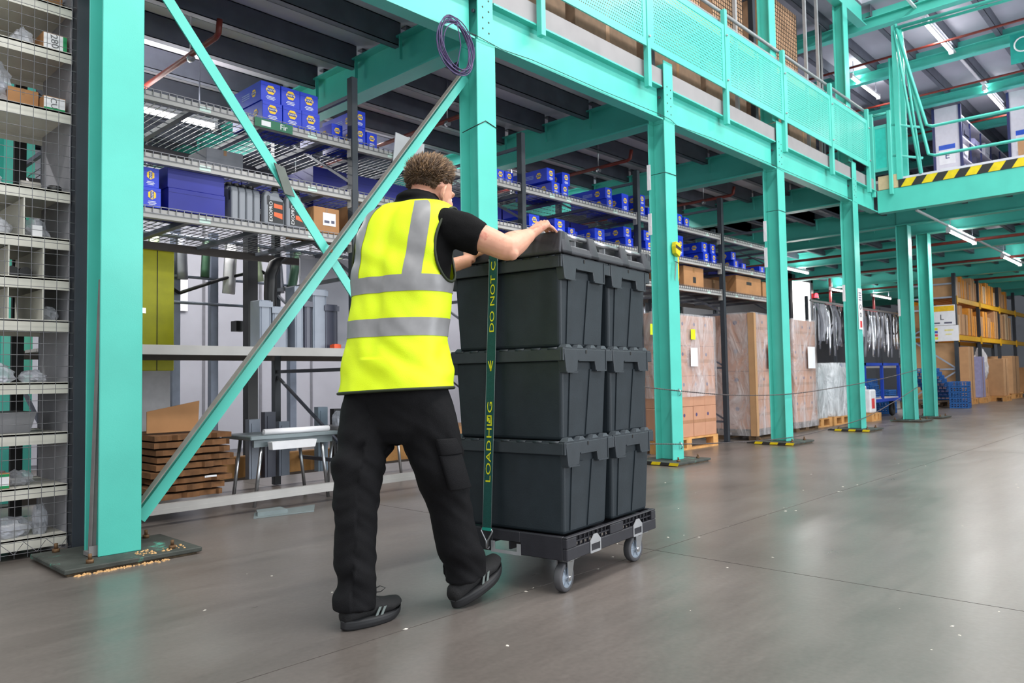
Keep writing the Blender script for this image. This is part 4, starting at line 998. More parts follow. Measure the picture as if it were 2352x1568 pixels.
def strap_text(s, z0, z1, hh, par):
    me = text_mesh(s, 1.0, SY).copy()
    xs_ = [v.co.x for v in me.vertices]; ys_ = [v.co.y for v in me.vertices]
    sx = (z1-z0)/(max(xs_)-min(xs_)); sy = hh/(max(ys_)-min(ys_)); cx_ = (max(xs_)+min(xs_))/2; cy_ = (max(ys_)+min(ys_))/2
    for v in me.vertices:
        zz = (z0+z1)/2+(v.co.x-cx_)*sx; yy_ = ypos(zz)+(v.co.y-cy_)*sy
        v.co = (-.0222, yy_, zz)
    return obj('lettering', me, None, par)
strap_text('LOAD', .434, .610, .026, so); strap_text('H', .622, .662, .026, so); strap_text('G', .728, .774, .026, so); strap_text('DO NOT CUT', 1.072, 1.455, .024, so)
# square emblem letter between H and G, built from bars
em = MB()
for (y0,y1,z0,z1) in ((-.013,.013,.672,.678),(-.013,-.007,.678,.716),(.007,.013,.690,.716),(-.013,.013,.711,.717),(-.004,.004,.684,.696),(-.001,.007,.694,.706)):
    em.box(-.0226,-.0222,ypos(.69)+y0,ypos(.69)+y1,z0,z1)
obj('emblem', em, SY, so)
ar = MB()
yc = ypos(.92)
ar.bar((-.0224,yc,.905),(-.0224,yc,.95),.004,.0006,(1,0,0)).bar((-.0224,yc,.905),(-.0224,yc+.012,.948),.004,.0006,(1,0,0)).bar((-.0224,yc,.905),(-.0224,yc-.012,.948),.004,.0006,(1,0,0)).bar((-.0224,yc-.004,.912),(-.0224,yc+.004,.912),.012,.0006,(1,0,0))
obj('arrow', ar, SY, so)
obj('stitched_end', MB().box(-.0235,-.0185,ypos(.24)-SW/2-.001,ypos(.24)+SW/2+.001,.228,.24), mat('bright_teal_webbing',(20,160,140),rough=.6), so)
yb_ = ypos(.236)
obj('hook', MB().tube([(-.02,yb_-.028,.232),(-.02,yb_+.028,.232),(-.021,yb_+.03,.226),(-.022,yb_+.004,.185),(-.022,yb_+.003,.155),(-.012,yb_+.002,.148),(-.004,yb_,.158)], .0035, 8).tube([(-.02,yb_-.028,.232),(-.021,yb_-.03,.226),(-.022,yb_-.004,.185),(-.022,yb_-.003,.155)], .0035, 8), STEEL, strap)
# ================================================================ THE MAN PUSHING THE DOLLY
PL = Vector((1.77,2.27,0))
man = thing('person', 'man in a yellow hi-vis vest and black trousers pushing the crate stack, seen from behind', 'person', tuple(PL))
def V(*a): return Vector(a)
def cat(pts, sub):
    """Catmull-Rom resampling of a list of tuples (any dimension)"""
    out = []; n = len(pts)
    for i in range(n-1):
        p0 = pts[max(i-1,0)]; p1 = pts[i]; p2 = pts[i+1]; p3 = pts[min(i+2,n-1)]
        for k in range(sub):
            t = k/sub
            out.append(tuple(.5*((2*b)+(-a+c)*t+(2*a-5*b+4*c-d)*t*t+(-a+3*b-3*c+d)*t*t*t) for a,b,c,d in zip(p0,p1,p2,p3)))
    out.append(tuple(pts[-1])); return out
def limb(mb, pr, n=16, sub=5):
    """pr: list of (x,y,z,r)"""
    q = cat(pr, sub); return mb.tube([p[:3] for p in q], [p[3] for p in q], n)
def blob(mb, c, rad, R=None, n=20):
    """ellipsoid, optionally oriented by 3x3 matrix R"""
    vs = []; m_ = n//2
    for i in range(1,m_):
        a = math.pi*i/m_
        for j in range(n):
            b = 2*math.pi*j/n; v = Vector((rad[0]*math.sin(a)*math.cos(b),rad[1]*math.sin(a)*math.sin(b),rad[2]*math.cos(a)))
            vs.append(Vector(c)+(R@v if R else v))
    top = Vector(c)+(R@V(0,0,rad[2]) if R else V(0,0,rad[2])); bot = Vector(c)+(R@V(0,0,-rad[2]) if R else V(0,0,-rad[2]))
    k = len(vs); vs += [top,bot]; fs = []
    for i in range(m_-2):
        for j in range(n): fs.append((i*n+j,(i+1)*n+j,(i+1)*n+(j+1)%n,i*n+(j+1)%n))
    for j in range(n): fs.append((k,j,(j+1)%n)); fs.append((k+1,(m_-2)*n+(j+1)%n,(m_-2)*n+j))
    return mb.add(vs,fs,True)
def solid(mb, name, m, voxel, it=6, fac=.5):
    """one continuous surface out of overlapping closed pieces"""
    mb.v = [tuple(Vector(v)-PL) for v in mb.v]
    o = bpy.data.objects.new(name, mb.mesh(name)); COL.objects.link(o)
    r = o.modifiers.new('union','REMESH'); r.mode = 'VOXEL'; r.voxel_size = voxel; r.use_smooth_shade = True
    if it: s = o.modifiers.new('soft','SMOOTH'); s.factor = fac; s.iterations = it
    bpy.context.view_layer.update()
    me = bpy.data.meshes.new_from_object(o.evaluated_get(bpy.context.evaluated_depsgraph_get()))
    bpy.data.objects.remove(o); me.name = name; me.materials.clear(); me.materials.append(m)
    return me
def displace(me, fn):
    nr = [v.normal.copy() for v in me.vertices]
    for v, n_ in zip(me.vertices, nr): v.co += n_*fn(v.co+PL, n_)
    me.update()
TH = math.radians(13)
F = V(math.cos(TH),math.sin(TH),0); R_ = V(math.sin(TH),-math.cos(TH),0)
SHC = V(1.845,2.268,1.448)
RSH, LSH = SHC+R_*.175, SHC-R_*.175
RELB, RWRI = V(2.020,1.925,1.350), V(2.242,2.016,1.438)
LELB, LWRI = V(2.00,2.555,1.285), V(2.268,2.384,1.386)
# torso description: centre line, half width, front/back half depth by height
TZ = [(.80,1.768,2.27,.212,.150),(.88,1.771,2.27,.208,.146),(.98,1.776,2.27,.200,.140),(1.08,1.784,2.27,.196,.134),(1.18,1.798,2.27,.196,.132),(1.28,1.812,2.27,.203,.136),(1.375,1.828,2.27,.208,.134),(1.455,1.842,2.27,.203,.122),(1.516,1.856,2.27,.176,.102),(1.549,1.872,2.27,.118,.083),(1.566,1.884,2.27,.080,.068)]
TZ = cat(TZ, 10)
def torso_ring(row, n, k=1.0, off=0.0, e=2.35):
    z,cx,cy,a,b = row; pts = []
    for j in range(n):
        t = 2*math.pi*j/n; c_, s_ = math.cos(t), math.sin(t)
        lat = (a*k+off)*math.copysign(abs(c_)**(2/e),c_); dep = (b*k+off)*math.copysign(abs(s_)**(2/e),s_)
        if dep < 0: dep *= 1.0-.10*math.exp(-(lat/.03)**2)*(z > .95)     # spine furrow
        pts.append(V(cx,cy,z)+R_*lat+F*dep-V(0,0,1)*0)
    return pts
# ---------------- body (skin)
SKIN = mat('skin',(222,164,138),rough=.5,var=.06,scale=18,sss=.12,bump=.05,bscale=120,dirt=((206,132,112),14,.56))
bd = MB()
bd.loft([torso_ring(r,28,.86) for r in TZ[6:96:6]])
for s, hip, kn, an in ((1,V(1.795,2.185,.86),V(1.93,2.20,.47),V(2.03,2.20,.11)),(-1,V(1.745,2.355,.86),V(1.632,2.325,.48),V(1.610,2.315,.10))):
    limb(bd,[(*hip,.075),(*((hip+kn)/2),.07),(*kn,.052),(*((kn+an)/2),.05),(*an,.036)])
hr = math.radians(8); hp = math.radians(24)
HF0 = V(math.cos(hr),math.sin(hr),0); HR = V(math.sin(hr),-math.cos(hr),0)
HF = HF0*math.cos(hp)-V(0,0,1)*math.sin(hp); HU = HF0*math.sin(hp)+V(0,0,1)*math.cos(hp)
HM = Matrix((HF,-HR,HU)).transposed()       # local x forward, y left, z up
HC = V(1.954,2.268,1.615)
def H(x,y,z): return HC+HM@V(x,y,z)
blob(bd,H(-.012,0,.022),(.096,.076,.082),HM,28); blob(bd,H(.012,0,-.005),(.083,.070,.092),HM,24); blob(bd,H(.035,0,-.062),(.060,.054,.052),HM,20)
blob(bd,H(.068,0,-.088),(.026,.026,.022),HM,14); blob(bd,H(.076,0,.028),(.022,.055,.016),HM,14)
limb(bd,[(*H(.088,0,.018),.009),(*H(.104,0,-.015),.012),(*H(.108,0,-.028),.015)],10,3); blob(bd,H(.098,.012,-.030),(.010,.008,.008),HM,10); blob(bd,H(.098,-.012,-.030),(.010,.008,.008),HM,10)
blob(bd,H(.084,0,-.056),(.012,.026,.007),HM,12); blob(bd,H(.084,0,-.066),(.011,.022,.008),HM,12)
for s in (-1,1): blob(bd,H(.06,s*.045,-.03),(.03,.022,.022),HM,12)
limb(bd,[(1.875,2.27,1.50,.066),(1.892,2.27,1.54,.062),(1.915,2.27,1.57,.060),(1.94,2.27,1.60,.056)],18,4)
for s in (-1,1):                            # ears
    c = H(-.014,s*.076,-.032); E = HM@Matrix.Rotation(math.radians(-22*s),3,'Z')
    ring = [c+E@V(.014*math.cos(t)*1.15,s*.010+s*.006*math.cos(t)*-1,.030*math.sin(t)) for t in [2*math.pi*i/16 for i in range(16)]]
    bd.tube(ring,.0055,8,closed=True); blob(bd,c+E@V(.0,s*.005,0),(.018,.008,.030),E,12); blob(bd,c+E@V(.004,s*.006,-.028),(.008,.006,.009),E,10)
# arms
limb(bd,[(*RSH,.056),(*(RSH*.6+RELB*.4),.053),(*(RSH*.25+RELB*.75),.050),(*RELB,.046),(*(RELB*.78+RWRI*.22+V(0,0,.002)),.050),(*(RELB*.5+RWRI*.5),.044),(*(RELB*.2+RWRI*.8),.034),(*RWRI,.029)],18,5)
blob(bd,RELB+V(.004,-.022,-.022),(.026,.026,.026),None,14)
limb(bd,[(*LSH,.056),(*(LSH*.5+LELB*.5),.051),(*LELB,.043),(*(LELB*.75+LWRI*.25),.045),(*(LELB*.45+LWRI*.55),.038),(*(LELB*.15+LWRI*.85),.030),(*LWRI,.028)],18,5)
def hand(mb, W_, d, pn, thumb_side, curls, thumb_dir, spread=.1, scale=1.0):
    """wrist point, forward direction, palm normal, +1/-1 thumb along d x pn"""
    d = d.normalized(); pn = (pn-d*pn.dot(d)).normalized(); sd = d.cross(pn).normalized()*thumb_side   # towards the thumb
    rings = []
    for L_, hw, ht, o in ((-.01,.026,.021,0),(.02,.031,.020,0),(.05,.039,.018,.002),(.08,.042,.016,.0),(.098,.040,.012,0)):
        c = W_+d*L_*scale+sd*o
        rings.append([c+sd*hw*math.copysign(abs(math.cos(t))**.7,math.cos(t))+pn*ht*math.copysign(abs(math.sin(t))**.8,math.sin(t)) for t in [2*math.pi*i/18 for i in range(18)]])
    mb.loft(rings)
    blob(mb, W_+d*.035+sd*.024+pn*.012,(.024,.018,.018),None,12)
    for i,(off,ln,r0) in enumerate(((.030,.072,.0092),(.0105,.080,.0096),(-.0100,.074,.0092),(-.0295,.058,.0082))):
        base = W_+d*(.088 if i in (1,2) else .083)+sd*off
        blob(mb, base+d*.008-pn*.008,(.0105,.0105,.0105),None,10)
        a = 0; p = base; pts = [(*(base-d*.03),r0*1.05),(*base,r0*1.08)]
        dd = (d+sd*off*spread*10).normalized()
        for k,(fr_,cu) in enumerate(zip((.44,.31,.25),curls[i])):
            a += cu; dirv = dd*math.cos(a)+pn*math.sin(a); p = p+dirv*ln*fr_*1.05
            pts.append((*p,r0*(1-.09*(k+1))))
        limb(mb, pts, 12, 4)
        blob(mb, V(*pts[-1][:3]),(pts[-1][3],)*3,None,10)
    tb = W_+d*.022+sd*.028+pn*.006
    td = thumb_dir.normalized(); t1 = tb+td*.038+sd*.006; t2 = t1+td*.032; t3 = t2+td*.022
    limb(mb,[(*(W_+d*.008+sd*.010),.015),(*tb,.0155),(*t1,.0120),(*t2,.0112),(*t3,.0088)],12,4); blob(mb,t3,(.0088,)*3,None,10)
    return sd
hand(bd, RWRI, V(.80,-.14,.56), V(.55,.0,-.83), 1, ((.72,.28,.15),(.70,.28,.15),(.72,.28,.15),(.78,.28,.15)), V(.80,.40,.0))
hand(bd, LWRI, V(.22,.16,.95), V(.97,.0,-.22), -1, ((.75,.6,.3),(.72,.6,.3),(.75,.6,.3),(.8,.6,.3)), V(.03,-.98,.10))
body_me = solid(bd, 'body', SKIN, .0042, 5)
obj('body', body_me, None, man)
# eyes (open, looking down at the load)
for s in (-1,1):
    e = MB(); blob(e, H(.080,s*.030,.004),(.011,.012,.011),HM,14); e.v = [tuple(Vector(v)-PL) for v in e.v]
    eo = obj('eye', e, mat('eye_white',(232,228,222),rough=.2), man)
    ir = MB(); blob(ir, H(.0885,s*.030,.001),(.004,.0055,.0055),HM,12); ir.v = [tuple(Vector(v)-PL) for v in ir.v]
    obj('iris', ir, mat('iris_brown',(60,44,34),rough=.2), eo)
# ---------------- trousers
TRO = mat('black_work_cotton',(12,12,16),rough=.75,spec=.25,var=.14,scale=30,bump=.35,bscale=500)
tr = MB()
tr.loft([[V(r[1],r[2],z)+R_*(a*math.copysign(abs(math.cos(t))**.85,math.cos(t)))+F*(b*math.copysign(abs(math.sin(t))**.85,math.sin(t))) for t in [2*math.pi*i/28 for i in range(28)]] for z,a,b,r in ((.98,.172,.118,TZ[18]),(.92,.188,.130,TZ[12]),(.86,.196,.138,TZ[8]),(.80,.19,.135,TZ[0]),(.74,.172,.118,TZ[0]),(.69,.150,.108,TZ[0]),(.645,.105,.082,TZ[0]))])
limb(tr,[(1.80,2.185,.86,.100),(1.825,2.178,.76,.114),(1.862,2.176,.65,.106),(1.90,2.182,.55,.094),(1.942,2.192,.46,.089),(1.975,2.196,.36,.086),(2.005,2.198,.26,.084),(2.035,2.198,.17,.083),(2.045,2.198,.105,.080)],20,5)
limb(tr,[(1.742,2.355,.86,.100),(1.712,2.352,.76,.106),(1.682,2.345,.66,.100),(1.655,2.338,.56,.091),(1.638,2.332,.47,.086),(1.628,2.326,.36,.078),(1.622,2.322,.26,.075),(1.616,2.318,.17,.074),(1.612,2.315,.105,.075),(1.608,2.314,.062,.073)],20,5)
for c in ((1.655,2.345,.60),): blob(tr,V(*c),(.06,.06,.05),None,14)
tme = solid(tr,'trousers',TRO,.007,8)
def tfold(p, n_):
    z = p.z
    leg = 1 if p.y < 2.262+(.0 if z < .7 else 0) else -1
    q = V(p.x*4.0,p.y*4.0,z*13+ (p.x-1.7)*10*leg)
    a = noise.noise(q)*.013 + noise.noise(q*2.3+V(3,1,7))*.006
    w_ = .45
    w_ += .9*math.exp(-((z-.60)/.10)**2) + .6*math.exp(-((z-.15)/.10)**2) + .5*math.exp(-((z-.42)/.08)**2)
    if leg < 0: a += .010*math.sin(z*42+p.x*14+2*noise.noise(V(p.x*6,p.y*6,z*4)))*math.exp(-((z-.60)/.10)**2)+.006*math.sin(z*46+1.0+p.y*9)*math.exp(-((z-.17)/.09)**2)
    else: a += .006*math.sin(z*40+p.x*12)*math.exp(-((z-.19)/.09)**2)
    return a*min(w_,1.6)
displace(tme, tfold)
tro = obj('trousers', tme, None, man)
pk = MB()
for z0,z1,o in ((.60,.66,.014),(.47,.60,.009)):
    for zz in (z0,): 
        c0 = V(1.868,2.176,(z0+z1)/2); A_ = V(.16,-.987,0); B2 = V(.987,.16,0)
        pk.loft([[c0+V((zz2-.6)*-.36,0,zz2-(z0+z1)/2)+A_*(.098+o+.0*k_)+B2*(u*.062) +A_*(-.02*abs(u)**3) for u in (-1,-.8,-.4,0,.4,.8,1)]+[c0+V((zz2-.6)*-.36,0,zz2-(z0+z1)/2)+A_*.075+B2*(u*.06) for u in (1,0,-1)] for k_,zz2 in enumerate((z0,(z0+z1)/2,z1))])
pk.v = [tuple(Vector(v)-PL) for v in pk.v]
obj('cargo_pocket', pk, TRO, tro, bevel=.004, seg=2)
# ---------------- polo shirt
POLO = mat('black_polo_pique',(9,9,11),rough=.85,spec=.2,var=.1,scale=30,bump=.3,bscale=600)
po = MB()
po.loft([torso_ring(r,32,.955,0) for r in TZ[14:98:5]]+[torso_ring(TZ[-1],32,.99,0)])
RSL = RSH*.42+RELB*.58; LSL = LSH*.36+LELB*.64
limb(po,[(*(RSH-R_*.075+V(0,0,.005)),.070),(*(RSH+V(0,0,-.012)),.072),(*(RSH*.68+RELB*.32+V(0,0,-.006)),.070),(*(RSL+V(0,0,-.004)),.064)],22,6)
limb(po,[(*(LSH+R_*.075+V(0,0,.005)),.070),(*(LSH+V(0,0,-.006)),.072),(*(LSH*.68+LELB*.32),.076),(*LSL,.074)],22,6)
nb = []
for t in [2*math.pi*i/24 for i in range(24)]: nb.append(V(1.890,2.27,1.553)+R_*math.cos(t)*.072+F*math.sin(t)*.074+V(0,0,.016*-math.sin(t)+.004))
po.tube(nb,.016,10,closed=True)
nb2 = [p+V(.012,.003,.022) + (V(1.890,2.27,1.553)-p)*.10 for p in nb]
po.tube(nb2,.010,10,closed=True)
pme = solid(po,'polo_shirt',POLO,.0065,6)
def pfold(p, n_): return .006*noise.noise(V(p.x*9,p.y*9,p.z*16))+.003*noise.noise(V(p.x*22,p.y*22,p.z*30))
displace(pme, pfold)
pso = obj('polo_shirt', pme, None, man)
# ---------------- hi-vis vest, structured shell
HIVIS = mat('hi_vis_yellow',(226,250,10),rough=.6,var=.03,scale=10,bump=.12,bscale=300)
TAPE = mat('grey_reflective_tape',(138,138,140),rough=.42,var=.04,scale=40,spec=.6)
NU = 168
rows = TZ[5:99]
zz = [r[0] for r in rows]
rows2 = []
for i in range(len(rows)-1):
    rows2 += [rows[i], tuple((a+b)/2 for a,b in zip(rows[i],rows[i+1]))]
rows2.append(rows[-1])
def vfold(p, lat, dep, z):
    a = .007*noise.noise(V(lat*7,dep*7,z*7+3))+.006*noise.noise(V(lat*16+z*9,dep*12,z*10))
    a += .014*math.exp(-((z-.95)/.10)**2)*noise.noise(V(lat*11+z*14,dep*9,z*5+9))
    a += .008*math.exp(-((z-1.33)/.05)**2)*math.sin(lat*24+z*30)*(1 if dep < 0 else .4)
    a += .005*math.exp(-((z-.86)/.05)**2)*math.sin(lat*38+dep*20)
    return a
vv = []; info = []
for r in rows2:
    flare = .006+.012*max(0,(1.0-r[0])/.2)
    ring = torso_ring(r,NU,1.0,flare)
    for j,p in enumerate(ring):
        t = 2*math.pi*j/NU; c0 = V(r[1],r[2],r[0]); lat = (p-c0).dot(R_); dep = (p-c0).dot(F)
        out_ = (R_*lat/(r[3]**2)+F*dep/(r[4]**2)).normalized()
        q = p+out_*vfold(p,lat,dep,r[0])
        # slight droop of the hem towards the side of the raised arms
        q.z += -.012*max(0,(.95-r[0])/.15)*(lat/.22)*-1
        vv.append(q); info.append((lat,dep,r[0]))
AHC = (.024,1.372); AHR = (.098,.138)
def in_armhole(i):
    lat,dep,z = info[i]
    return abs(lat) > .085 and ((dep-AHC[0])/AHR[0])**2+((z-AHC[1])/AHR[1])**2 < 1
def in_neck(i): return info[i][2] > 1.545
def band(z): return (1.188 <= z <= 1.252) or (1.032 <= z <= 1.096)
faces = []; tape = []
nr_ = len(rows2)
for i in range(nr_-1):
    for j in range(NU):
        a,b,c,d = i*NU+j, i*NU+(j+1)%NU, (i+1)*NU+(j+1)%NU, (i+1)*NU+j
        if any(in_armhole(k_) for k_ in (a,b,c,d)) or in_neck(c): continue
        lat,dep,z = info[a]
        lat2 = (info[a][0]+info[b][0])/2; zc = (info[a][2]+info[c][2])/2
        jm = (j+.5)/NU*2*math.pi; cj = abs(math.cos(jm))
        is_t = band(zc) or (.43 < cj < .75 and zc > 1.188 and zc < 1.535)
        faces.append((a,b,c,d)); 
        if is_t: tape.append((a,b,c,d))
vest = MB(); vest.add([tuple(v-PL) for v in vv], faces, True)
vo = obj('hi_vis_vest', vest, HIVIS, man)
sd_m = vo.modifiers.new('thick','SOLIDIFY'); sd_m.thickness = .003; sd_m.offset = -1
def outward(i, k):
    lat,dep,z = info[i]; r = rows2[i//NU]
    return vv[i]+(R_*lat/(r[3]**2)+F*dep/(r[4]**2)).normalized()*k
used = sorted(set(k_ for f_ in tape for k_ in f_)); mp_ = {k_:q for q,k_ in enumerate(used)}
tp = MB().add([tuple(outward(k_,.0022)-PL) for k_ in used], [tuple(mp_[k_] for k_ in f_) for f_ in tape], True)
obj('reflective_tape', tp, TAPE, vo)
PIPE = mat('dark_green_piping',(34,44,20),rough=.6)
for s in (-1,1):                              # piping round the armholes and along the hem
    pts = []
    for t in [2*math.pi*i/72 for i in range(72)]:
        dep = AHC[0]+AHR[0]*1.03*math.cos(t); z = AHC[1]+AHR[1]*1.02*math.sin(t)
        r = min(rows2, key=lambda q: abs(q[0]-z)); a_, b_ = r[3]+.008, r[4]+.008
        k_ = min(1,abs(dep)/b_); lat = a_*(1-k_**2.35)**(1/2.35)
        if lat < .092: lat = .092
        pts.append(V(r[1],r[2],min(z,1.525))+R_*lat*s+F*dep-PL)
    obj('armhole_piping', MB().tube(pts,.0055,8,closed=True), PIPE, vo)
hem = [vv[j]-PL for j in range(0,NU,2)]
obj('hem_piping', MB().tube(hem,.0055,8,closed=True), PIPE, vo)
# ---------------- hair
HAIR = mat('brown_hair',(88,66,46),rough=.6,var=.35,scale=60)
HAIRT = mat('light_brown_hair',(142,112,80),rough=.6,var=.25,scale=60)
random.seed(5)
def scalp(x,y,z):
    """head-local direction -> point on the scalp"""
    v = V(x,y,z).normalized(); c = V(-.012,0,.022); return c+V(v.x*.096,v.y*.076,v.z*.082)
def hair_edge(v):
    # lowest z component for hair by heading: high at the forehead, low at the nape, above the ears
    fx = v.x
    if fx > .55: return .42
    if fx > -.25: return -.12+.55*max(0,(fx+.0)/.55)*.9
    return -.62
cap = MB(); n1, n2 = 40, 22; vs = []; ok = []
for i in range(n2+1):
    a = math.pi*i/n2
    for j in range(n1):
        b = 2*math.pi*j/n1; v = V(math.sin(a)*math.cos(b),math.sin(a)*math.sin(b),math.cos(a))
        p = scalp(*v); ok.append(v.z > hair_edge(v)); vs.append(HC+HM@(p+v*.004)-PL)
cap.add(vs,[(i*n1+j,(i+1)*n1+j,(i+1)*n1+(j+1)%n1,i*n1+(j+1)%n1) for i in range(n2) for j in range(n1) if ok[i*n1+j] and ok[(i+1)*n1+j] and ok[i*n1+(j+1)%n1]],True)
ho = obj('hair', cap, HAIR, man)
hs1, hs2 = MB(), MB()
cnt = 0
while cnt < 5200:
    v = V(random.gauss(0,1),random.gauss(0,1),random.gauss(0,1)).normalized(); e_ = hair_edge(v)
    if v.z < e_: continue
    cnt += 1
    p = scalp(*v); k_ = max(0,min(1,(v.z-e_)/.75)); L_ = .005+.044*k_**1.2*random.uniform(.7,1.15)
    if v.x > .3: L_ *= 1.15
    dr = (v*.8+V(.28*k_,0,.55*k_)+V(random.gauss(0,.22),random.gauss(0,.22),random.gauss(0,.16))).normalized()
    if k_ < .3: dr = (v*.45+V(-.2,0,-.8)*(1-k_)+V(random.gauss(0,.2),random.gauss(0,.2),random.gauss(0,.2))).normalized()
    sd = dr.cross(V(random.random(),random.random(),random.random()-.5)).normalized(); s2 = dr.cross(sd)
    r0 = .0016+.0010*k_
    P0 = HC+HM@p-PL; D_ = HM@dr; S_ = HM@sd; S2 = HM@s2
    mid = P0+D_*L_*.55; tip = P0+D_*L_+HM@V(.25,0,-.12)*L_*.4
    tgt = hs2 if (random.random() < .30+.35*(v.x > .1) and k_ > .5) else hs1
    vs = [P0+S_*r0,P0+(S_*-.5+S2*.87)*r0,P0+(S_*-.5-S2*.87)*r0, mid+S_*r0*.8,mid+(S_*-.5+S2*.87)*r0*.8,mid+(S_*-.5-S2*.87)*r0*.8, tip]
    tgt.add(vs,[(0,1,4,3),(1,2,5,4),(2,0,3,5),(3,4,6),(4,5,6),(5,3,6)],True)
h1 = obj('hair_strands', hs1, HAIR, ho); h1['kind'] = 'stuff'
h2 = obj('hair_strands', hs2, HAIRT, ho); h2['kind'] = 'stuff'
# ---------------- shoes
SHOE = mat('black_shoe_mesh',(26,26,28),rough=.75,var=.15,scale=60,bump=.4,bscale=300)
SOLE = mat('black_rubber_sole',(30,31,34),rough=.55,var=.1,scale=30)
def shoe(loc, rz, py, label, sc_):
    M_ = Matrix.Translation(Vector(loc)-PL)@Matrix.Rotation(rz,4,'Z')@Matrix.Rotation(-py,4,'Y')@Matrix.Scale(sc_,4)
    def outline(k, z): 
        pts = []
        for t in [2*math.pi*i/36 for i in range(36)]:
            x = .142+.142*math.cos(t); w_ = (.040+.014*math.sin((x/.285)*math.pi*.9-.2))*k
            y = w_*math.copysign(abs(math.sin(t))**.75,math.sin(t)); zz_ = z
            if z < .03: zz_ = z+max(0,(x-.19)/.095)**2*.028+max(0,(.03-x)/.03)**2*.006
            pts.append(V(x*(1 if k <= 1 else 1)+ (k-1)*.0,y,zz_))
        return pts
    so_ = MB().loft([outline(.98,.0),outline(1.06,.006),outline(1.05,.014),outline(1.09,.018),outline(1.05,.022),outline(1.08,.027),outline(1.02,.036)])
    o1 = obj('shoe', MB().loft([[V(x*1.0,y,z) for x,y,z in sec] for sec in shoe_sections()]), SHOE, man); o1.matrix_local = M_
    o2 = obj('sole', so_, SOLE, o1)
    for q,(xa,zz_) in enumerate(((.125,.05),(.150,.048))):
        for s in (-1,1): obj('side_stripe', MB().prism([(xa,zz_-.012),(xa+.012,zz_-.012),(xa+.030,zz_+.018),(xa+.018,zz_+.018)],'y',s*.0505 if s < 0 else .0475,-.0475 if s < 0 else .0505), mat('grey_shoe_stripe',(112,122,120),rough=.5), o1)
    lace = MB()
    for q in range(3): lace.tube([(.13+.025*q,-.03,.105-.012*q),(.135+.025*q,0,.116-.012*q),(.13+.025*q,.03,.105-.012*q)],.0028,6)
    lace.tube([(.12,.0,.118),(.17,-.02,.14),(.19,-.03,.13),(.17,-.025,.118),(.125,.005,.117)],.0022,6)
    obj('lace', lace, BLACKP, o1)
    return o1
def shoe_sections():
    secs = []
    for x,w_,h in ((.004,.024,.080),(.02,.036,.092),(.06,.040,.104),(.10,.041,.116),(.14,.045,.112),(.18,.050,.094),(.22,.052,.082),(.250,.046,.074),(.273,.032,.062),(.281,.016,.05)):
        lift = max(0,(x-.19)/.095)**2*.024
        sec = []
        for t in [2*math.pi*i/24 for i in range(24)]:
            y = w_*math.copysign(abs(math.cos(t))**.8,math.cos(t)); z = .03+lift+(h-.03)*(.5+.5*math.copysign(abs(math.sin(t))**.8,math.sin(t)))
            sec.append((x,y*(1 if math.sin(t) < 0 else (1-.35*max(0,math.sin(t)))),z))
        secs.append(sec)
    return secs
shoe((1.552,2.306,.002), math.radians(2), math.radians(-0.5), 'left', .91)
shoe((1.985,2.200,-.001), math.radians(2), math.radians(20), 'right', 1.0)
# ================================================================ PALLETS OF WRAPPED CARTONS
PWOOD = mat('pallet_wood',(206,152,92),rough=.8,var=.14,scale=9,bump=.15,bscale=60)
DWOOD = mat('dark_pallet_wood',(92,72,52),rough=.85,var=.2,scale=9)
def wrap_film(name, tint, cover, scale):
    m = bpy.data.materials.new(name); m.use_nodes = True
    nt = m.node_tree; N = nt.nodes; L = nt.links; b = N['Principled BSDF']; out = N['Material Output']
    b.inputs['Base Color'].default_value = (*lin(tint), 1); b.inputs['Roughness'].default_value = .16; b.inputs['Specular IOR Level'].default_value = 1.0
    tc = N.new('ShaderNodeTexCoord'); mp = N.new('ShaderNodeMapping'); mp.inputs['Scale'].default_value = (1, 1, .45); L.new(tc.outputs['Object'], mp.inputs['Vector'])
    n1 = N.new('ShaderNodeTexNoise'); n1.inputs['Scale'].default_value = scale; n1.inputs['Detail'].default_value = 6; n1.inputs['Distortion'].default_value = 1.2; L.new(mp.outputs['Vector'], n1.inputs['Vector'])
    bp = N.new('ShaderNodeBump'); bp.inputs['Strength'].default_value = 1.0; bp.inputs['Distance'].default_value = .06; L.new(n1.outputs['Fac'], bp.inputs['Height']); L.new(bp.outputs['Normal'], b.inputs['Normal'])
    rp = N.new('ShaderNodeMapRange'); rp.inputs['From Min'].default_value = .35; rp.inputs['From Max'].default_value = .7; rp.inputs['To Min'].default_value = cover*.45; rp.inputs['To Max'].default_value = min(1, cover*1.7); L.new(n1.outputs['Fac'], rp.inputs['Value'])
    tr = N.new('ShaderNodeBsdfTransparent'); mx = N.new('ShaderNodeMixShader')
    L.new(rp.outputs['Result'], mx.inputs[0]); L.new(tr.outputs[0], mx.inputs[1]); L.new(b.outputs[0], mx.inputs[2]); L.new(mx.outputs[0], out.inputs['Surface'])
    return m
WRAP = wrap_film('stretch_wrap_film', (224,220,224), .36, 5.0)
CARDP = mat('pinkish_cardboard',(190,140,112),rough=.8,var=.06,scale=4)
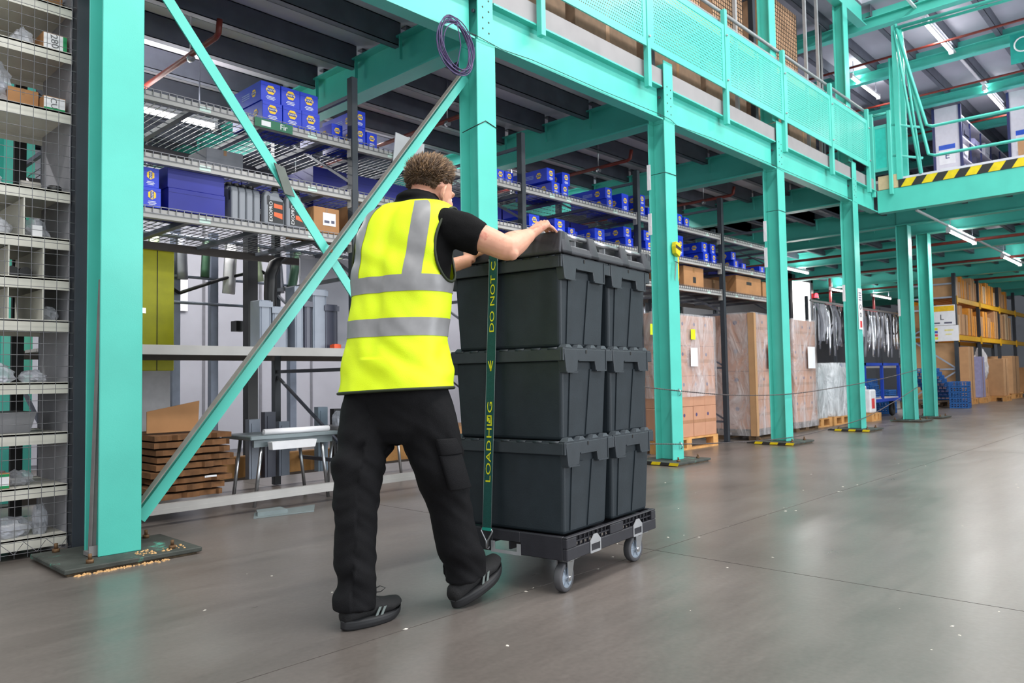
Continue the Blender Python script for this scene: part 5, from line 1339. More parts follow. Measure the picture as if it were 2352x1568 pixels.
def pallet(loc, rz, w_, d, label, m=PWOOD, group='wooden pallets in the aisle bays'):
    t = thing('wooden_pallet', label, 'pallet', loc, rz, group)
    for q in range(3):
        for r in range(3): obj('block', MB().box(q*(w_-.12)/2,q*(w_-.12)/2+.12,r*(d-.1)/2,r*(d-.1)/2+.1,.022,.10), m, t)
    for q in range(3): obj('bottom_board', MB().box(0,w_,q*(d-.1)/2,q*(d-.1)/2+.1,0,.022), m, t)
    for q in range(3): obj('stringer_board', MB().box(q*(w_-.12)/2,q*(w_-.12)/2+.12,0,d,.10,.122), m, t)
    for q in range(6): obj('deck_board', MB().box(0,w_,q*(d-.1)/5,q*(d-.1)/5+.1,.122,.144), m, t)
    return t
CT = {}
def load(loc, rz, nx, ny, nz, cw, cd, ch, label, m, ptag):
    M_ = Matrix.Translation(Vector(loc))@Matrix.Rotation(rz,4,'Z')
    for k in range(nz):
        for j in range(ny):
            for i in range(nx):
                if j > 0 and k < nz-1 and i > 0: continue        # nothing of these shows
                key = (cw,cd,ch,m.name)
                lab_ = '%s, %s row, %s from the left, %s' % (label, ('bottom','second','third','top')[k], ORD[i], ('front','behind')[j])
                p = M_@Vector((i*cw+random.uniform(-.004,.004)+.002,j*cd+random.uniform(0,.006),.145+k*ch))
                if key not in CT:
                    t = thing('carton', lab_, 'carton', p, rz, ptag)
                    c = obj('body', MB().box(0,cw-.004,0,cd-.004,0,ch-.002), m, t, bevel=.004, seg=1)
                    obj('tape', MB().box(0,cw-.004,-.001,0,ch*.5-.02,ch*.5+.02), mat('clear_tape',(176,128,98),rough=.25), c)
                    obj('printed_mark', MB().lathe([(.022,-.0015),(.022,0)],(cw*.24,0,ch*.72),'y',10), mat('mark_violet',(84,72,110),rough=.6), t)
                    obj('printed_mark', MB().lathe([(.03,-.0015),(.03,0)],(0,cd*.5,ch*.7),'x',10), mat('mark_violet',(84,72,110)), t)
                    CT[key] = t
                else: copy_tree(CT[key], p, rz, lab_, ptag)
def wrap(loc, rz, w_, d, z0, z1, label, seed, m=None, bow=.012):
    mb = MB(); rings = []; n = 18
    for q in range(15):
        z = z0+(z1-z0)*q/14; ring = []
        for (ax,ay,bx_,by) in ((0,0,w_,0),(w_,0,w_,d),(w_,d,0,d),(0,d,0,0)):
            for r in range(n):
                t_ = r/n; p = Vector((ax+(bx_-ax)*t_,ay+(by-ay)*t_,z)); c = Vector((w_/2,d/2,z)); o_ = (p-c).normalized()
                ring.append(p+o_*(.008+bow*abs(noise.noise(Vector((p.x*3+seed,p.y*3,z*4))))))
        rings.append(ring)
    mb.loft(rings, cap=False)
    t = thing('stretch_wrap', label, 'wrap', loc, rz, 'stretch film round pallet loads')
    obj('film', mb, m or WRAP, t)
    return t
random.seed(21)
pallet((7.30,4.70,0),0,1.38,1.0,'light wooden pallet under the cartons right of the crates')
load((7.31,4.71,0),0,5,2,4,.272,.48,.36,'carton in the wrapped load nearest the crates',CARDP,'cartons of the first wrapped pallet')
wrap((7.30,4.70,0),0,1.38,1.0,.62,1.60,'clear stretch film round the upper part of the first pallet load',1.0)
for i,(x,z,w_,h,m,nm) in enumerate([(8.05,1.30,.10,.12,mat('neon_note',(214,250,20),rough=.6),'neon yellow note stuck on the first wrapped pallet'),(8.03,.98,.16,.22,PAPER,'white paper label on the first wrapped pallet'),(7.18,1.33,.10,.12,mat('neon_note',(214,250,20)),'neon yellow note on the pallet edge behind the crates')]):
    tag(obj('sticky_note', MB().prism([(x,z),(x+w_,z),(x+w_,z+h),(x+.005,z+h)],'y',4.672,4.675), m), nm, 'note')
for (x,y,rz_,ix) in ((9.53,4.61,math.radians(5),0),(11.15,4.76,math.radians(1),1)):
    nm = ('first','second')[ix]
    ww_ = 1.16 if ix == 0 else .86
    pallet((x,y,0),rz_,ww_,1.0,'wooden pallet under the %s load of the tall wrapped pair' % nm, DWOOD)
    load((x,y,0),rz_,4 if ix == 0 else 3,2,4,.288 if ix == 0 else .286,.48,.385,'carton in the %s tall wrapped load' % nm,CARDP,'cartons of the tall wrapped pair, %s load' % nm)
    wrap((x,y,0),rz_,ww_,1.0,.06,1.70,'clear stretch film round the %s load of the tall wrapped pair' % nm,3.0+ix,bow=.03)
    tag(obj('paper_label', MB().box(.42,.70,-.05,-.047,.95,1.28), PAPER, None, loc=(x,y,0), rot=(0,0,rz_)), 'white paper label on the %s load of the tall wrapped pair' % nm, 'label')
tag(obj('edge_board', MB().box(-.022,-.016,-.022,.06,.06,1.69).box(-.022,.06,-.022,-.016,.06,1.69), CARD, None, loc=(9.53,4.61,0), rot=(0,0,math.radians(5))), 'kraft corner board on the near corner of the tall wrapped load', 'board')
PALEW = wrap_film('milky_wrap', (220,224,228), .6, 7.0)
for i,(x,w_,h) in enumerate(((12.02,.82,1.0),(12.92,.78,1.05),(13.78,.5,.98))):
    nm = ('left','middle','right')[i]
    pallet((x,4.87,0),0,w_,.9,'small pallet under the %s pale wrapped load' % nm)
    t = thing('wrapped_drums', 'pale film-wrapped drums on the %s of three small pallets' % nm, 'pallet load', (x,4.87,.146), 0, 'pale wrapped drum loads')
    for q in range(2):
        for r in range(2): obj('drum', MB().lathe([(.17*w_/.8,0),(.19*w_/.8,.02),(.19*w_/.8,h-.25),(.14*w_/.8,h-.17),(.05,h-.16)],(w_*.26+q*w_*.48,.24+r*.42,0),'z',20), mat('pale_drum',(206,212,216),rough=.4), t)
    mb = MB(); rings = []
    for q in range(8):
        z = q*(h-.15)/7; rings.append([(w_/2+(w_/2+.01)*math.copysign(abs(math.cos(t_))**.5,math.cos(t_))*(1+.03*noise.noise(Vector((math.cos(t_)*3,q*.9,i)))),.45+.46*math.copysign(abs(math.sin(t_))**.5,math.sin(t_)),z) for t_ in [2*math.pi*k/36 for k in range(36)]])
    mb.loft(rings,cap=False); obj('film', mb, PALEW, t)
wj = thing('white_jerrycan', 'white plastic jerrycan with red print beside the notice column', 'jerrycan', (14.25,4.72,.146))
obj('body', MB().box(0,.3,0,.3,0,.42), mat('white_plastic',(226,226,230),rough=.4), wj, bevel=.03, seg=3); obj('red_print', MB().box(.05,.2,-.002,0,.08,.26), mat('print_red',(214,60,60)), wj); obj('handle', MB().tube([(.08,.15,.42),(.1,.15,.47),(.2,.15,.47),(.22,.15,.42)],.014,8), mat('white_plastic',(226,226,230)), wj)
pallet((14.22,4.70,0),0,.5,.6,'small pallet under the white jerrycan')
# ================================================================ CHAINS, NOTICES, TAPE REEL
def chain(pts, label):
    q = cat_simple(pts, 60); t = thing('barrier_chain', label, 'chain', (0,0,0), 0, 'barrier chains')
    o = obj('links', MB().tube(q, [.0035 if i % 2 else .0075 for i in range(len(q))], 6), mat('dull_chain_steel',(104,96,96),rough=.5,metal=.6), t); o['kind'] = 'stuff'
    return t
def cat_simple(pts, sub):
    out = []; n = len(pts)
    for i in range(n-1):
        p0,p1,p2,p3 = pts[max(i-1,0)],pts[i],pts[i+1],pts[min(i+2,n-1)]
        for k in range(sub):
            t = k/sub; out.append(tuple(.5*((2*b)+(-a+c)*t+(2*a-5*b+4*c-d)*t*t+(-a+3*b-3*c+d)*t*t*t) for a,b,c,d in zip(p0,p1,p2,p3)))
    out.append(tuple(pts[-1])); return out
YC = 4.055
chain([(4.18,YC,1.0),(5.4,YC,.84),(6.72,YC,.72),(8.0,YC,.64),(9.4,YC,.62),(10.9,YC,.67),(12.0,YC,.72),(13.3,YC,.80),(14.64,YC,.90)],'upper rusty chain slung between the teal columns')
chain([(4.18,YC,.42),(5.4,YC,.30),(6.72,YC,.19),(8.0,YC,.12),(9.4,YC,.08),(10.9,YC,.13),(12.0,YC,.20),(13.3,YC,.38),(14.64,YC,.60)],'lower rusty chain slung between the teal columns')
for k in (2,):
    for z in (.72,.19): tag(obj('chain_hook', MB().tube([(6.74,4.07,z+.02),(6.74,4.05,z),(6.74,4.045,z-.03),(6.74,4.06,z-.05)],.006,6), STEEL), 'small steel hook holding the %s chain on the taped column' % ('upper' if z > .5 else 'lower'), 'hook', 'chain hooks')
nt_ = thing('safety_notice', 'white safety notice with a red box fixed on the column flange', 'sign', (11.90,4.068,1.52))
obj('board', MB().box(0,.17,-.004,0,0,.62), PAPER, nt_); obj('red_box', MB().box(.05,.13,-.006,-.004,.03,.13), mat('print_red',(214,60,60)), nt_)
for q in range(4): obj('print_line', MB().box(.03,.14,-.005,-.004,.44+q*.035,.455+q*.035), mat('print_grey',(90,90,110)), nt_)
obj('pictogram', MB().tube([(.085+.035*math.cos(a*math.pi/6),-.005,.34+.035*math.sin(a*math.pi/6)) for a in range(12)],.005,5,closed=True).tube([(.085+.03*math.cos(a*math.pi/6),-.005,.22+.03*math.sin(a*math.pi/6)) for a in range(12)],.005,5,closed=True), BLK, nt_)
for i,(x,z,h,nm) in enumerate(((6.575,2.76,.26,'upper white board on the side of the taped column'),(6.575,2.30,.22,'lower white board on the side of the taped column'),(9.21,2.55,.26,'upper white board on the side of the column by the tall wrapped load'),(9.21,2.22,.25,'lower white board on the side of the column by the tall wrapped load'),(11.84,1.95,.25,'white board on the side of the notice column'),(14.46,1.85,.3,'white board on the side of the left far column'))):
    tag(obj('side_board', MB().box(x-.008,x-.002,4.225,4.265,z,z+h).box(x-.010,x-.008,4.235,4.255,z+h*.4,z+h*.6), PAPER), nm, 'board', 'white boards on column sides')
reel = thing('barrier_tape_reel', 'yellow and black barrier tape reel tied to the column right of the crates', 'tape reel', (6.72,4.045,2.08))
obj('reel', MB().prism([(-.04,.02),(.03,-.01),(.065,.07),(.04,.13),(-.035,.14),(-.05,.09)],'y',-.03,.02), YEL, reel, bevel=.006, seg=2)
obj('black_band', MB().prism([(-.048,.075),(.055,.045),(.063,.075),(-.046,.108)],'y',-.032,-.0305), BLK, reel)
obj('tape_tail', MB().prism([(.01,-.01),(.035,-.01),(.03,-.22),(.018,-.26)],'y',-.012,-.010), YEL, reel); obj('tape_tail', MB().prism([(-.03,-.06),(-.01,-.06),(-.05,-.26),(-.06,-.24)],'y',-.014,-.012), mat('grey_tape',(120,124,120),rough=.5), reel)
obj('tie_cord', MB().tube([(-.09,-.04,-.07),(0,-.035,-.08),(.085,-.03,-.075)],.004,6), BLACKP, reel)
# ================================================================ TROLLEY AND BLUE TRAYS
BLF = mat('blue_frame_paint',(24,66,176),rough=.4,var=.06); BLT = mat('blue_tray_plastic',(36,98,168),rough=.45,var=.08)
tw = thing('platform_trolley', 'blue steel platform trolley behind the notice column', 'trolley', (14.72,4.95,0))
obj('bed', MB().box(0,2.0,0,.8,.30,.36), BLF, tw); obj('deck_panel', MB().box(.03,1.97,.03,.77,.36,.375), mat('pale_ply',(206,190,180),rough=.6), tw)
for x in (0,.95,1.95):
    for y in (0,.75): obj('stake', MB().box(x,x+.05,y,y+.05,.36,1.05), BLF, tw)
for y in (0,.75): obj('top_rail', MB().box(0,2.0,y,y+.05,1.0,1.05), BLF, tw)
for x in (0,1.95): obj('end_rail', MB().box(x,x+.05,.05,.75,1.0,1.05), BLF, tw)
for x in (.2,1.75):
    for y in (.1,.7):
        wfk = obj('caster_fork', MB().box(x-.05,x+.05,y-.04,y+.04,.24,.30).box(x-.02,x+.02,y-.045,y-.035,.12,.24).box(x-.02,x+.02,y+.035,y+.045,.12,.24), BLACKP, tw)
        obj('wheel', MB().lathe([(.05,-.03),(.115,-.03),(.125,-.015),(.125,.015),(.115,.03),(.05,.03)],(x,y,.125),'y',20), mat('black_tyre',(34,34,36),rough=.7), wfk)
def tray_mesh(w_=.6, d=.4, h=.12):
    mb = MB()
    for (a,b,c,e) in ((0,w_,0,.012),(0,w_,d-.012,d),(0,.012,.012,d-.012),(w_-.012,w_,.012,d-.012)):
        mb.box(a,b,c,e,0,h*.22); mb.box(a,b,c,e,h*.45,h*.58); mb.box(a,b,c,e,h*.82,h)
        n = 6
        for q in range(n+1):
            if b-a > .1: mb.box(a+q*(w_-.02)/n,a+q*(w_-.02)/n+.02,c,e,h*.22,h*.82)
            else: mb.box(a,b,c+q*(d-.05)/n,c+q*(d-.05)/n+.02,h*.22,h*.82)
    mb.box(0,w_,0,d,0,.01)
    return mb
TRM = tray_mesh().mesh('tray', BLT)
def tray(loc, rz, label, group, tilt=0.0):
    t = thing('plastic_tray', label, 'tray', loc, rz, group); t.rotation_euler = (0,tilt,rz)
    obj('basket', TRM, None, t); return t
for i in range(5): tray((20.15,4.5,.0+i*.125),math.radians(8),'blue slotted tray in the free standing stack by the far rack, %s from the floor' % ORD[i],'blue trays in the free standing stack')
for i in range(9): tray((21.88-.20*i,5.12,.146+i*.085),math.radians(90),'blue slotted tray in the slanting pile behind the far columns, %s from the bottom' % ORD[i],'blue trays in the slanting pile',tilt=math.radians(0))
pallet((19.7,5.1,0),0,2.2,.75,'dark pallet under the slanting pile of blue trays',DWOOD)
for i,(x,z,tl) in enumerate(((14.80,.376,0),(14.83,.50,0),(15.45,.376,0),(15.47,.50,0),(15.44,.625,0))): tray((x,5.12,z),.02*i,'blue slotted tray tossed on the trolley, %s from the left' % ORD[i],'blue trays on the trolley',tilt=tl)
tag(obj('torn_card', MB().prism([(15.05,.62),(15.25,.58),(15.45,.66),(15.38,.78),(15.5,.93),(15.32,.9),(15.22,1.02),(15.15,.88),(14.98,.86),(15.1,.75)],'y',5.72,5.74), CARD2), 'torn brown card sheet standing on the trolley', 'card')
for i in range(4): tray((16.95,5.25,.0+i*.125),.05,'blue slotted tray in the low stack beyond the trolley, %s from the floor' % ORD[i],'blue trays beyond the trolley')
# ================================================================ HANGING SILVER TRIM PARTS
def trim_rack(x0, x1, y, z, label):
    t = thing('hanging_rail', label, 'rail', (x0,y,0), 0, 'hanging rails')
    obj('rail', MB().tube([(0,0,z),(x1-x0,0,z)],.025,10), BEAMG, t); obj('lower_rail', MB().box(0,x1-x0,-.03,.03,.98,1.08), BEAMG, t)
    n = int((x1-x0)/1.8)+1
    for q in range(n+1): obj('post', MB().box(q*(x1-x0)/n-.03,q*(x1-x0)/n+.03,.05,.11,0,z+.1), DARKP, t)
    return t
trim_rack(7.6,11.0,6.6,2.43,'hanging rail behind the wrapped pallets'); trim_rack(16.4,22.6,6.6,2.45,'hanging rail behind the trolley')
CHR = mat('chrome_trim',(206,208,214),rough=.18,metal=.9); GRT = mat('grey_trim',(140,142,152),rough=.4)
random.seed(33); TRIMS = []
for k in range(10):
    mb = MB(); L_ = random.uniform(.45,1.2); w_ = random.uniform(.04,.13); bnd = random.uniform(-.14,.14)
    rings = []
    for q in range(7):
        u = q/6; x = bnd*math.sin(u*math.pi); ww = w_*(.5+.5*math.sin(.4+u*2.4))
        rings.append([(x-ww/2,-.012,-u*L_),(x,-.03,-u*L_),(x+ww/2,-.012,-u*L_),(x+ww/2,.0,-u*L_),(x-ww/2,.0,-u*L_)])
    mb.loft(rings); TRIMS.append(mb.mesh('trim', (CHR,mat('pale_trim',(196,198,206),rough=.35),CHR,GRT,mat('black_trim',(30,30,34),rough=.3))[k % 5]))
for (x0,x1,nn,lab,grp) in ((7.8,10.9,40,'long silver or black trim strip hanging behind the wrapped pallets','trim strips behind the pallets'),(16.5,22.5,86,'long silver or black trim strip hanging behind the trolley','trim strips behind the trolley')):
    for q in range(nn):
        o = obj('chrome_strip', TRIMS[random.randrange(10)], None, None, loc=(x0+(x1-x0)*q/nn+random.uniform(-.03,.03),6.573,2.40), rot=(0,random.uniform(-.08,.08),random.uniform(-.5,.5))); tag(o,'%s, %s from the left' % (lab, ORD[q]),'strip',grp)
# ================================================================ FAR PALLET RACK AT THE RIGHT
RYL = mat('rack_yellow',(226,172,22),rough=.5); BRC = mat('pale_blue_brace',(168,178,196),rough=.45,metal=.3)
FX = [22.0,24.45,26.9,29.2,31.6]; FY0, FY1 = 5.1, 6.2
frk = thing('far_pallet_rack', 'far pallet rack with yellow beams and dark posts at the right edge', 'rack', (0,0,0))
for i,x in enumerate(FX):
    for y in (FY0,FY1): obj('upright', MB().box(x-.05,x+.05,y,y+.08,.006,3.38), DARKP, frk)
    if i == 0:
        for z in (.9,1.75,2.45,2.75,3.1): obj('frame_brace', MB().box(x-.02,x+.02,FY0+.08,FY1,z,z+.04), BRC, frk)
        for za,zb in ((.2,.85),(.95,1.7),(1.8,2.4)): obj('frame_brace', MB().bar((x,FY0+.08,zb if za != .95 else za),(x,FY1,za if za != .95 else zb),.035,.035), BRC, frk)
    obj('foot_plate', MB().box(x-.09,x+.09,FY0-.03,FY0+.1,0,.006), DARKP, frk)
for i in range(4):
    for z in (1.73,2.70):
        for y in (FY0-.005,FY1+.035): obj('beam', MB().box(FX[i]+.05,FX[i+1]-.05,y,y+.05,z-.06,z+.06), RYL, frk)
        obj('beam_connector', MB().box(FX[i]+.03,FX[i]+.075,FY0-.02,FY0-.005,z-.12,z+.10), RYL, frk); obj('beam_connector', MB().box(FX[i+1]-.075,FX[i+1]-.03,FY0-.02,FY0-.005,z-.12,z+.10), RYL, frk)
        for q in range(5): obj('deck_plank', MB().box(FX[i]+.06,FX[i+1]-.06,FY0+.06+q*.2,FY0+.22+q*.2,z+.061,z+.08), PWOOD, frk)
random.seed(44)
ORG = mat('orange_carton',(226,150,50),rough=.7,var=.08)
wds = ['left','second','third','fourth','fifth','sixth','right']
cn = 0
for lv,z in (('upper',2.781),('middle',1.811)):
    x = 22.08; q = 0
    while x < 29.0:
        w_ = random.uniform(.12,.55); h = random.uniform(.45,.82) if lv == 'middle' else random.uniform(.4,.62)
        m = random.choice([CARD,CARD2,ORG,CARD,mat('pale_carton',(214,186,150),rough=.8)])
        if any(abs(x+w_/2-fx) < .05+w_/2 for fx in FX): x += .14; continue
        t = thing('upright_carton', 'upright carton on the %s level of the far rack, %s from its left end' % (lv, ORD[q]), 'carton', (x,FY0+.03,z), 0, 'cartons on the far rack, %s level' % lv)
        obj('body', MB().box(0,w_,0,.8,0,h), m, t, bevel=.006, seg=1); obj('tape', MB().box(w_*.4,w_*.6,-.002,0,0,h), mat('parcel_tape',(150,110,70)), t)
        x += w_+random.uniform(.01,.10); q += 1
        if q > 15: break
sg = thing('bay_sign', 'white bay sign with a yellow header on the end of the far rack', 'sign', (21.93,5.12,2.05))
obj('board', MB().box(0,.01,0,.62,0,.52), PAPER, sg); obj('yellow_header', MB().box(-.003,0,.02,.60,.36,.50), mat('sign_amber',(236,186,20),rough=.5), sg); obj('letter', text_mesh('L',.2,BLK), None, sg, loc=(-.004,.31,.2), rot=(math.radians(90),0,math.radians(-90)))
obj('print_line', MB().box(-.003,0,.08,.26,.04,.08).box(-.003,0,.36,.54,.04,.08), mat('print_grey',(90,90,110)), sg)
sg = thing('load_notice', 'white load notice with coloured bars below the lettered bay sign', 'sign', (21.93,5.06,1.64))
obj('board', MB().box(0,.01,0,.86,0,.40), PAPER, sg)
for q,c in enumerate(((226,220,40),(220,70,80),(60,80,170),(226,220,40))): obj('coloured_bar', MB().box(-.003,0,.48,.72,.05+q*.08,.11+q*.08), mat('bar_%d' % q,c,rough=.5), sg)
obj('pale_text', MB().box(-.003,0,.12,.32,.26,.30).box(-.003,0,.16,.30,.16,.19), mat('print_pale_yellow',(236,226,150)), sg)
tag(obj('card_sheet', MB().box(22.10,22.13,5.2,6.15,.15,1.6).box(22.13,22.16,5.25,6.1,.15,1.5), CARD), 'large tan card sheet standing in the end bay of the far rack', 'card'); tag(obj('card_sheet', MB().box(22.1,22.13,5.95,6.5,1.82,2.62).box(22.13,22.15,5.96,6.48,1.82,2.6), CARD2), 'tan card sheet in the upper end bay of the far rack', 'card')
for i,(x,y,w_,d,h,m,nm) in enumerate([(22.55,5.0,.55,.6,1.35,CARD,'tall brown carton on the floor in the first bay of the far rack'),(23.5,4.95,.5,.6,1.1,mat('violet_grey_bin',(150,150,190)),'violet wrapped stack on the floor in the first bay of the far rack'),(25.0,4.7,.6,.5,1.05,CARD,'tall brown carton standing in front of the second bay'),(25.85,4.85,.5,.5,.75,CARD2,'brown carton right of the tall one in the second bay'),(27.3,4.9,1.0,.7,1.15,CARD,'wide brown carton in the third bay of the far rack'),(29.6,4.95,.8,.7,.8,CARD2,'brown carton in the last visible bay of the far rack')]):
    pallet((x-.05,y-.05,0),0,w_+.1,d+.1,'pallet under the ' + nm.split(' on ')[0].split(' in ')[0].split(' standing ')[0].split(' right ')[0] + ', %s in the far rack row' % ORD[i])
    t = thing('floor_carton', nm, 'carton', (x,y,.146), 0, 'cartons on the floor of the far rack'); obj('body', MB().box(0,w_,0,d,0,h), m, t, bevel=.008, seg=1); obj('tape', MB().box(w_*.45,w_*.55,-.002,0,0,h), mat('parcel_tape',(150,110,70)), t)
bag((24.75,5.2,.62),.18,.16,.5,51,'tall white film bundle hanging behind the second bay post', PAPER, m=film_mat('white_film',(222,220,224),.9,.3,.8,12)); pallet((24.55,5.0,0),0,.4,.4,'small pallet under the white film bundle')
tag(obj('cling_support', MB().taper((24.6,24.95,5.05,5.4),(24.62,24.93,5.07,5.38),.146,.62).box(24.7,24.85,5.045,5.05,.25,.4), CARD), 'short brown carton under the white film bundle', 'carton')
# ================================================================ WALLS, BRIGHT DOORWAY
wall = struct('wall_back', MB().box(-8,46,12.95,13.1,0,9), mat('grey_cladding',(150,152,158),rough=.7,var=.04,scale=2))
wf = struct('wall_far', MB().box(40,40.2,-9,13,0,9), mat('grey_cladding',(150,152,158)))
# opening with a translucent daylight curtain behind the racks
d1 = struct('door_1', MB().box(20.8,22.1,8.9,9.0,.0,3.5), mat('daylit_strip_curtain',(245,245,245),emit=(255,253,250),estr=5.0))
struct('door_frame', MB().box(20.65,20.8,8.85,9.05,0,3.65).box(22.1,22.25,8.85,9.05,0,3.65).box(20.65,22.25,8.85,9.05,3.5,3.65), DARKP, d1)
rl = thing('red_beacon', 'red warning beacon glowing beside the bright doorway', 'lamp', (22.34,8.8,3.1))
obj('lens', MB().lathe([(.001,.12),(.04,.1),(.055,.0),(.055,-.02)],(0,0,0),'z',14), mat('red_lens',(230,40,50),emit=(255,40,50),estr=12), rl); obj('base', MB().box(-.06,.06,-.06,.25,-.06,-.02), BLACKP, rl)
tag(obj('red_girder', MB().box(22.8,27.5,8.7,8.76,2.75,2.95).box(22.8,27.5,8.62,8.84,2.74,2.76).box(23.2,23.26,8.70,8.76,2.95,3.945).box(27,27.06,8.70,8.76,2.95,3.945), mat('red_paint',(84,22,24),rough=.5)), 'red girder running right from the bright doorway', 'beam')
# ================================================================ LOWER BAYS AND THE BRIGHT WORK AREA BEHIND THE SHELVING
GPAN = mat('pale_grey_wall_panel',(164,164,174),rough=.6,var=.04,scale=3)
screen = struct('wall_partition', MB().box(1.2,9.5,9.2,9.24,0,3.4), GPAN)
for q in range(11): obj('panel', MB().box(1.22+q*.75,1.95+q*.75,9.17,9.2,.05,3.3), GPAN, screen)
for q in range(10): obj('joint_strip', MB().box(1.955+q*.75-.01,1.965+q*.75+.01,9.16,9.2,.05,3.3), mat('grey_strip',(110,110,118),rough=.6), screen)
area_l = None
YP = mat('yellow_panel_plastic',(206,206,14),rough=.5,var=.05)
yp = thing('yellow_cabinet', 'tall yellow cabinet standing behind the nearest column', 'cabinet', (1.92,6.05,0))
obj('body', MB().box(0,.62,0,.40,.98,1.98), YP, yp, bevel=.006, seg=1); obj('door_gap', MB().box(.485,.491,-.002,0,.98,1.98), BLK, yp); obj('plinth', MB().box(.02,.60,.02,.38,0,.98), mat('pale_plinth',(190,190,192),rough=.6), yp); obj('latch', MB().box(.36,.40,-.01,0,1.42,1.46), STEEL, yp)
rs = thing('tube_work_frame', 'grey tube work frame with dark joints behind the shelving', 'frame', (0,7.0,0))
SLG = mat('blue_grey_tube',(118,126,142),rough=.4,metal=.3)
for x in (2.62,2.96,3.32,4.15,5.0): obj('upright', MB().box(x-.035,x+.035,0,.07,0,2.3), SLG, rs)
obj('upright', MB().box(3.50,3.60,-.3,-.2,0,2.6), BLACKP, rs)
for z in (1.62,1.86): obj('crossbar', MB().tube([(2.3,-.02,z),(5.2,-.02,z)],.014,8), SLG, rs)
for xa,za,xb,zb in ((2.3,1.62,2.62,1.86),(2.62,1.86,2.96,1.70),(2.96,1.70,3.75,1.98),(3.75,1.98,4.1,1.75)): obj('arched_tube', MB().tube([(xa,-.06,za),((xa+xb)/2,-.07,(za+zb)/2+.02),(xb,-.06,zb)],.016,8), BLACKP, rs)
for x,z in ((2.62,1.86),(3.54,1.42)): obj('joint_clamp', MB().box(x-.05,x+.05,-.09,.02,z-.05,z+.05), BLACKP, rs)
random.seed(61)
for i in range(12):
    x = 2.5+i*.24; m = [mat('white_plastic',(226,226,230)),mat('pale_green_part',(190,206,170),rough=.5),mat('grey_trim',(140,142,152)),mat('dull_green',(70,110,84),rough=.5)][i % 4]
    mb = MB(); L_ = random.uniform(.25,.5); w_ = random.uniform(.06,.14); mb.loft([[(-w_/2,-.01,-u*L_),(0,-.05,-u*L_),(w_/2,-.01,-u*L_),(w_/2,.02,-u*L_),(-w_/2,.02,-u*L_)] for u in (0,.4,.8,1)])
    tag(obj('hanging_part', mb, m, None, loc=(x,6.95,2.2), rot=(0,random.uniform(-.2,.2),0)), 'pale plastic part hanging in the bright work area, %s from the left' % ORD[i], 'part', 'hanging parts in the work area')
tag(obj('hanging_bar', MB().tube([(2.2,6.95,2.22),(5.6,6.95,2.22)],.02,8), SLG), 'bar that carries the pale hanging parts', 'rail')
# open stock on the waist high shelf
def duct(x, y, z, w_, d, h, m, label, rnd=.02):
    t = thing('plastic_duct', label, 'duct', (x,y,z), 0, 'grey ducts on the waist high shelf')
    obj('shell', MB().box(0,.012,0,d,0,h).box(w_-.012,w_,0,d,0,h).box(.012,w_-.012,0,.012,0,h).box(.012,w_-.012,d-.012,d,0,h), m, t, bevel=.004, seg=1); obj('collar', MB().box(-.008,w_+.008,-.008,.0,h-.05,h-.01), m, t)
    return t
DG = mat('dark_grey_duct',(66,68,84),rough=.35,var=.05); MG = mat('mid_grey_duct',(128,136,150),rough=.35,var=.05)
for i,(x,w_,h,m,nm) in enumerate([(2.70,.09,.34,MG,'slim grey duct left of the black bumper'),(2.80,.12,.30,MG,'broad grey duct beside the black bumper'),(2.98,.07,.46,MG,'grey duct right of the black bumper'),(3.06,.06,.36,DG,'dark duct in the middle of the row'),(3.13,.12,.45,MG,'tall pale grey duct near the dark post'),(3.235,.115,.34,DG,'wide dark duct next to the dark post')]): duct(x,5.0,1.121,w_,.14,h,m,nm)
bmp = thing('black_bumper', 'black curved bumper standing on the waist high shelf', 'bumper', (2.92,5.2,1.121))
obj('shell', MB().loft([[(x-.05,y,z),(x,y-.05,z+.005),(x+.05,y,z),(x+.045,y+.02,z),(x-.045,y+.02,z)] for x,y,z in ((0,.02,0),(-.02,0,.2),(-.03,-.01,.4),(-.02,0,.55),(.03,.02,.66),(.10,.05,.70))]), BLACKP, bmp)
tag(obj('orange_block', MB().box(3.25,3.31,4.9,4.96,1.121,1.15).box(3.26,3.30,4.91,4.95,1.15,1.155), mat('orange_plastic',(226,84,30),rough=.5)), 'small orange block on the edge of the waist high shelf', 'block')
tag(obj('pale_board', MB().box(3.45,3.95,5.7,5.72,1.121,1.95).box(3.46,3.94,5.69,5.7,1.13,1.20), GPAN), 'pale grey board leaning behind the vest on the waist high shelf', 'board')
tag(obj('sign_card', MB().box(3.70,4.0,9.14,9.16,1.75,2.15).prism([(3.75,1.95),(3.8,1.95),(3.8,2.08),(3.75,2.08)],'y',9.135,9.14).prism([(3.88,1.95),(3.93,1.95),(3.93,2.08),(3.88,2.08)],'y',9.135,9.14), PAPER), 'cream card with two dark openings in the bright work area', 'card')
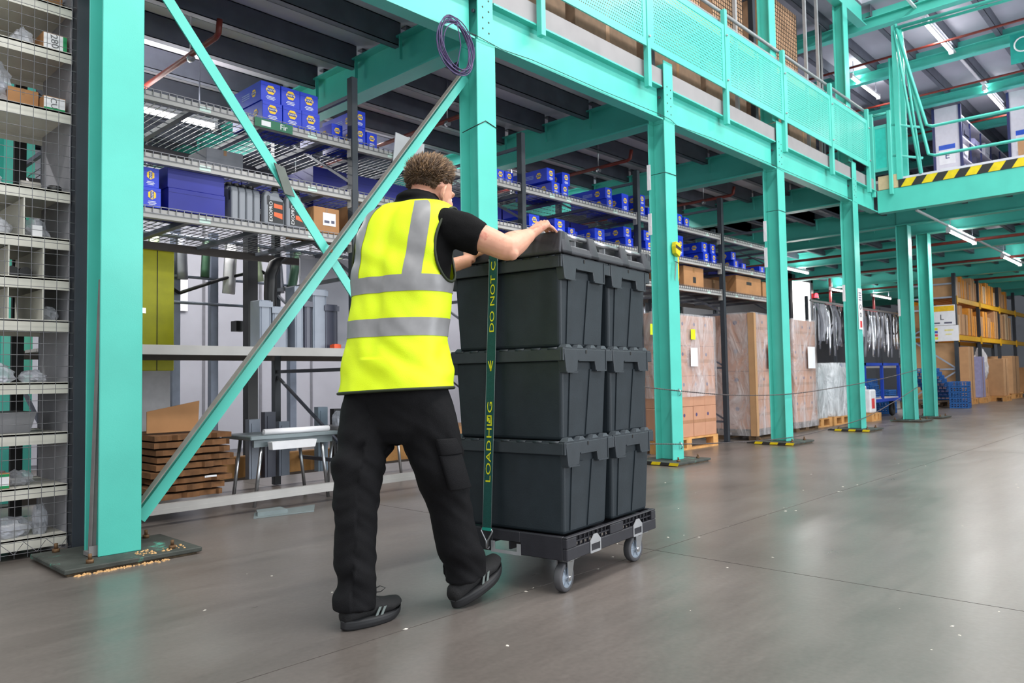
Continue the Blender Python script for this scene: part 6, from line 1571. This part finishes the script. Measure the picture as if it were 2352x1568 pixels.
# ---- flattened cartons on the bottom level
random.seed(71)
for i in range(9):
    h = .045; z = .146+i*.0462; dx = random.uniform(-.05,.05); n = 14
    top = [(1.92+dx+(.50+random.uniform(-.02,.02))*q/n, 4.93+random.uniform(-.025,.012)) for q in range(n+1)]
    mb = MB().prism(top+[(2.43+dx,5.55),(1.92+dx,5.55)],'z',z,z+h-random.uniform(.008,.018))
    tag(obj('flattened_carton', mb, mat('old_brown_card',(118,80,48),rough=.85,var=.22,scale=14)), 'flattened brown carton in the stack at the foot of the brace, %s from the bottom' % ORD[i], 'carton', 'flattened cartons by the brace')
tag(obj('white_tag', MB().box(2.26,2.34,4.902,4.906,.262,.274).box(2.27,2.33,4.898,4.902,.264,.272), PAPER), 'white strip on the front of the flattened cartons', 'label')
tag(obj('card_flap', MB().prism([(1.95,.562),(2.28,.562),(2.29,.76),(1.95,.70)],'y',5.05,5.058), CARD2), 'raised brown card flap on top of the flattened cartons', 'card')
TBL = mat('grey_green_tabletop',(112,124,128),rough=.4,var=.08,scale=5)
def low_table(x0,x1,y0,y1,z,label,m):
    t = thing('low_table', label, 'table', (x0,y0,0)); w_, d = x1-x0, y1-y0
    obj('top', MB().box(0,w_,0,d,z-.03,z), m, t, bevel=.006, seg=1); obj('apron', MB().box(.04,w_-.04,.03,.05,z-.08,z-.031), m, t)
    for x,sx in ((.12,-.06),(w_-.12,.06)):
        for y in (.06,d-.06): obj('leg', MB().tube([(x,y,z-.031),(x+sx,y,.0)],.013,10), STEEL, t)
    return t
low_table(2.62,3.34,4.98,5.42,.50,'grey low table with splayed chrome legs on the bottom level, left one',TBL); low_table(3.42,4.30,5.0,5.42,.52,'low table with splayed legs half hidden by the man, right one',mat('pale_worn_top',(150,150,152),rough=.5))
tag(obj('white_roll', MB().tube([(2.74,5.02,.522),(3.26,5.0,.522)],.022,14).tube([(2.735,5.02,.522),(2.739,5.02,.522)],.01,10), PAPER), 'white paper roll lying on the left low table', 'roll')
tag(obj('white_tray', MB().taper((2.76,3.10,4.93,4.985),(2.75,3.11,4.92,4.985),.40,.455), PAPER), 'long white tray hung on the front of the left low table', 'tray')
bag((3.62,5.18,.521),.12,.10,.10,81,'clear bag with blue parts on the right low table', mat('blue_parts',(40,60,170),rough=.4)); bag((3.86,5.2,.521),.11,.10,.08,83,'second clear bag with blue parts on the right low table', mat('blue_parts',(40,60,170)))
bag((3.46,5.14,.521),.06,.06,.07,87,'small bag with white film left of the blue part bags', mat('pale_parts',(220,222,240)))
tag(obj('timber_beam', MB().box(2.62,4.6,5.60,5.72,.146,.30).box(2.62,4.6,5.61,5.71,.30,.303), PWOOD), 'squared timber lying along the back of the bottom level', 'timber')
for i,(x,h,m) in enumerate(((2.85,.45,MG),(2.98,.5,DG),(3.1,.42,MG),(3.45,.52,mat('pale_blue_grey_duct',(150,168,184),rough=.4)),(3.6,.5,BLACKP),(3.75,.5,mat('pale_blue_grey_duct',(150,168,184))))):
    tag(obj('standing_profile', MB().box(x,x+.09,5.44,5.50,.146,.146+h).box(x+.02,x+.07,5.435,5.44,.146,.146+h-.03), m), 'upright profile leaning behind the low tables, %s from the left' % ORD[i], 'profile', 'profiles behind the low tables')
tag(obj('floor_sheet', MB().prism([(2.45,4.62),(2.85,4.55),(3.0,4.78),(2.55,4.80)],'z',.001,.006).prism([(2.5,4.66),(2.7,4.63),(2.72,4.76),(2.55,4.77)],'z',.006,.03), mat('grey_film_sheet',(120,132,134),rough=.4)), 'grey crumpled sheet on the floor under the low table', 'sheet')
tag(obj('ceiling_coat_bag', bag_mesh(.18,.12,.22,91), BAG, None, loc=(4.55,5.2,.146)), 'clear bag of pale parts on the bottom level seen between the legs of the man', 'bag')
carton(4.78,5.2,.146,.4,.4,.3,'brown carton on the bottom level seen between the legs of the man')
lamp_l = [batten((3.0,8.2,3.1),2.4,'bright batten over the work area behind the shelving',26,'battens over the work area',.84), batten((6.2,8.2,3.1),2.4,'bright batten over the work area farther right',26,'battens over the work area',.84)]
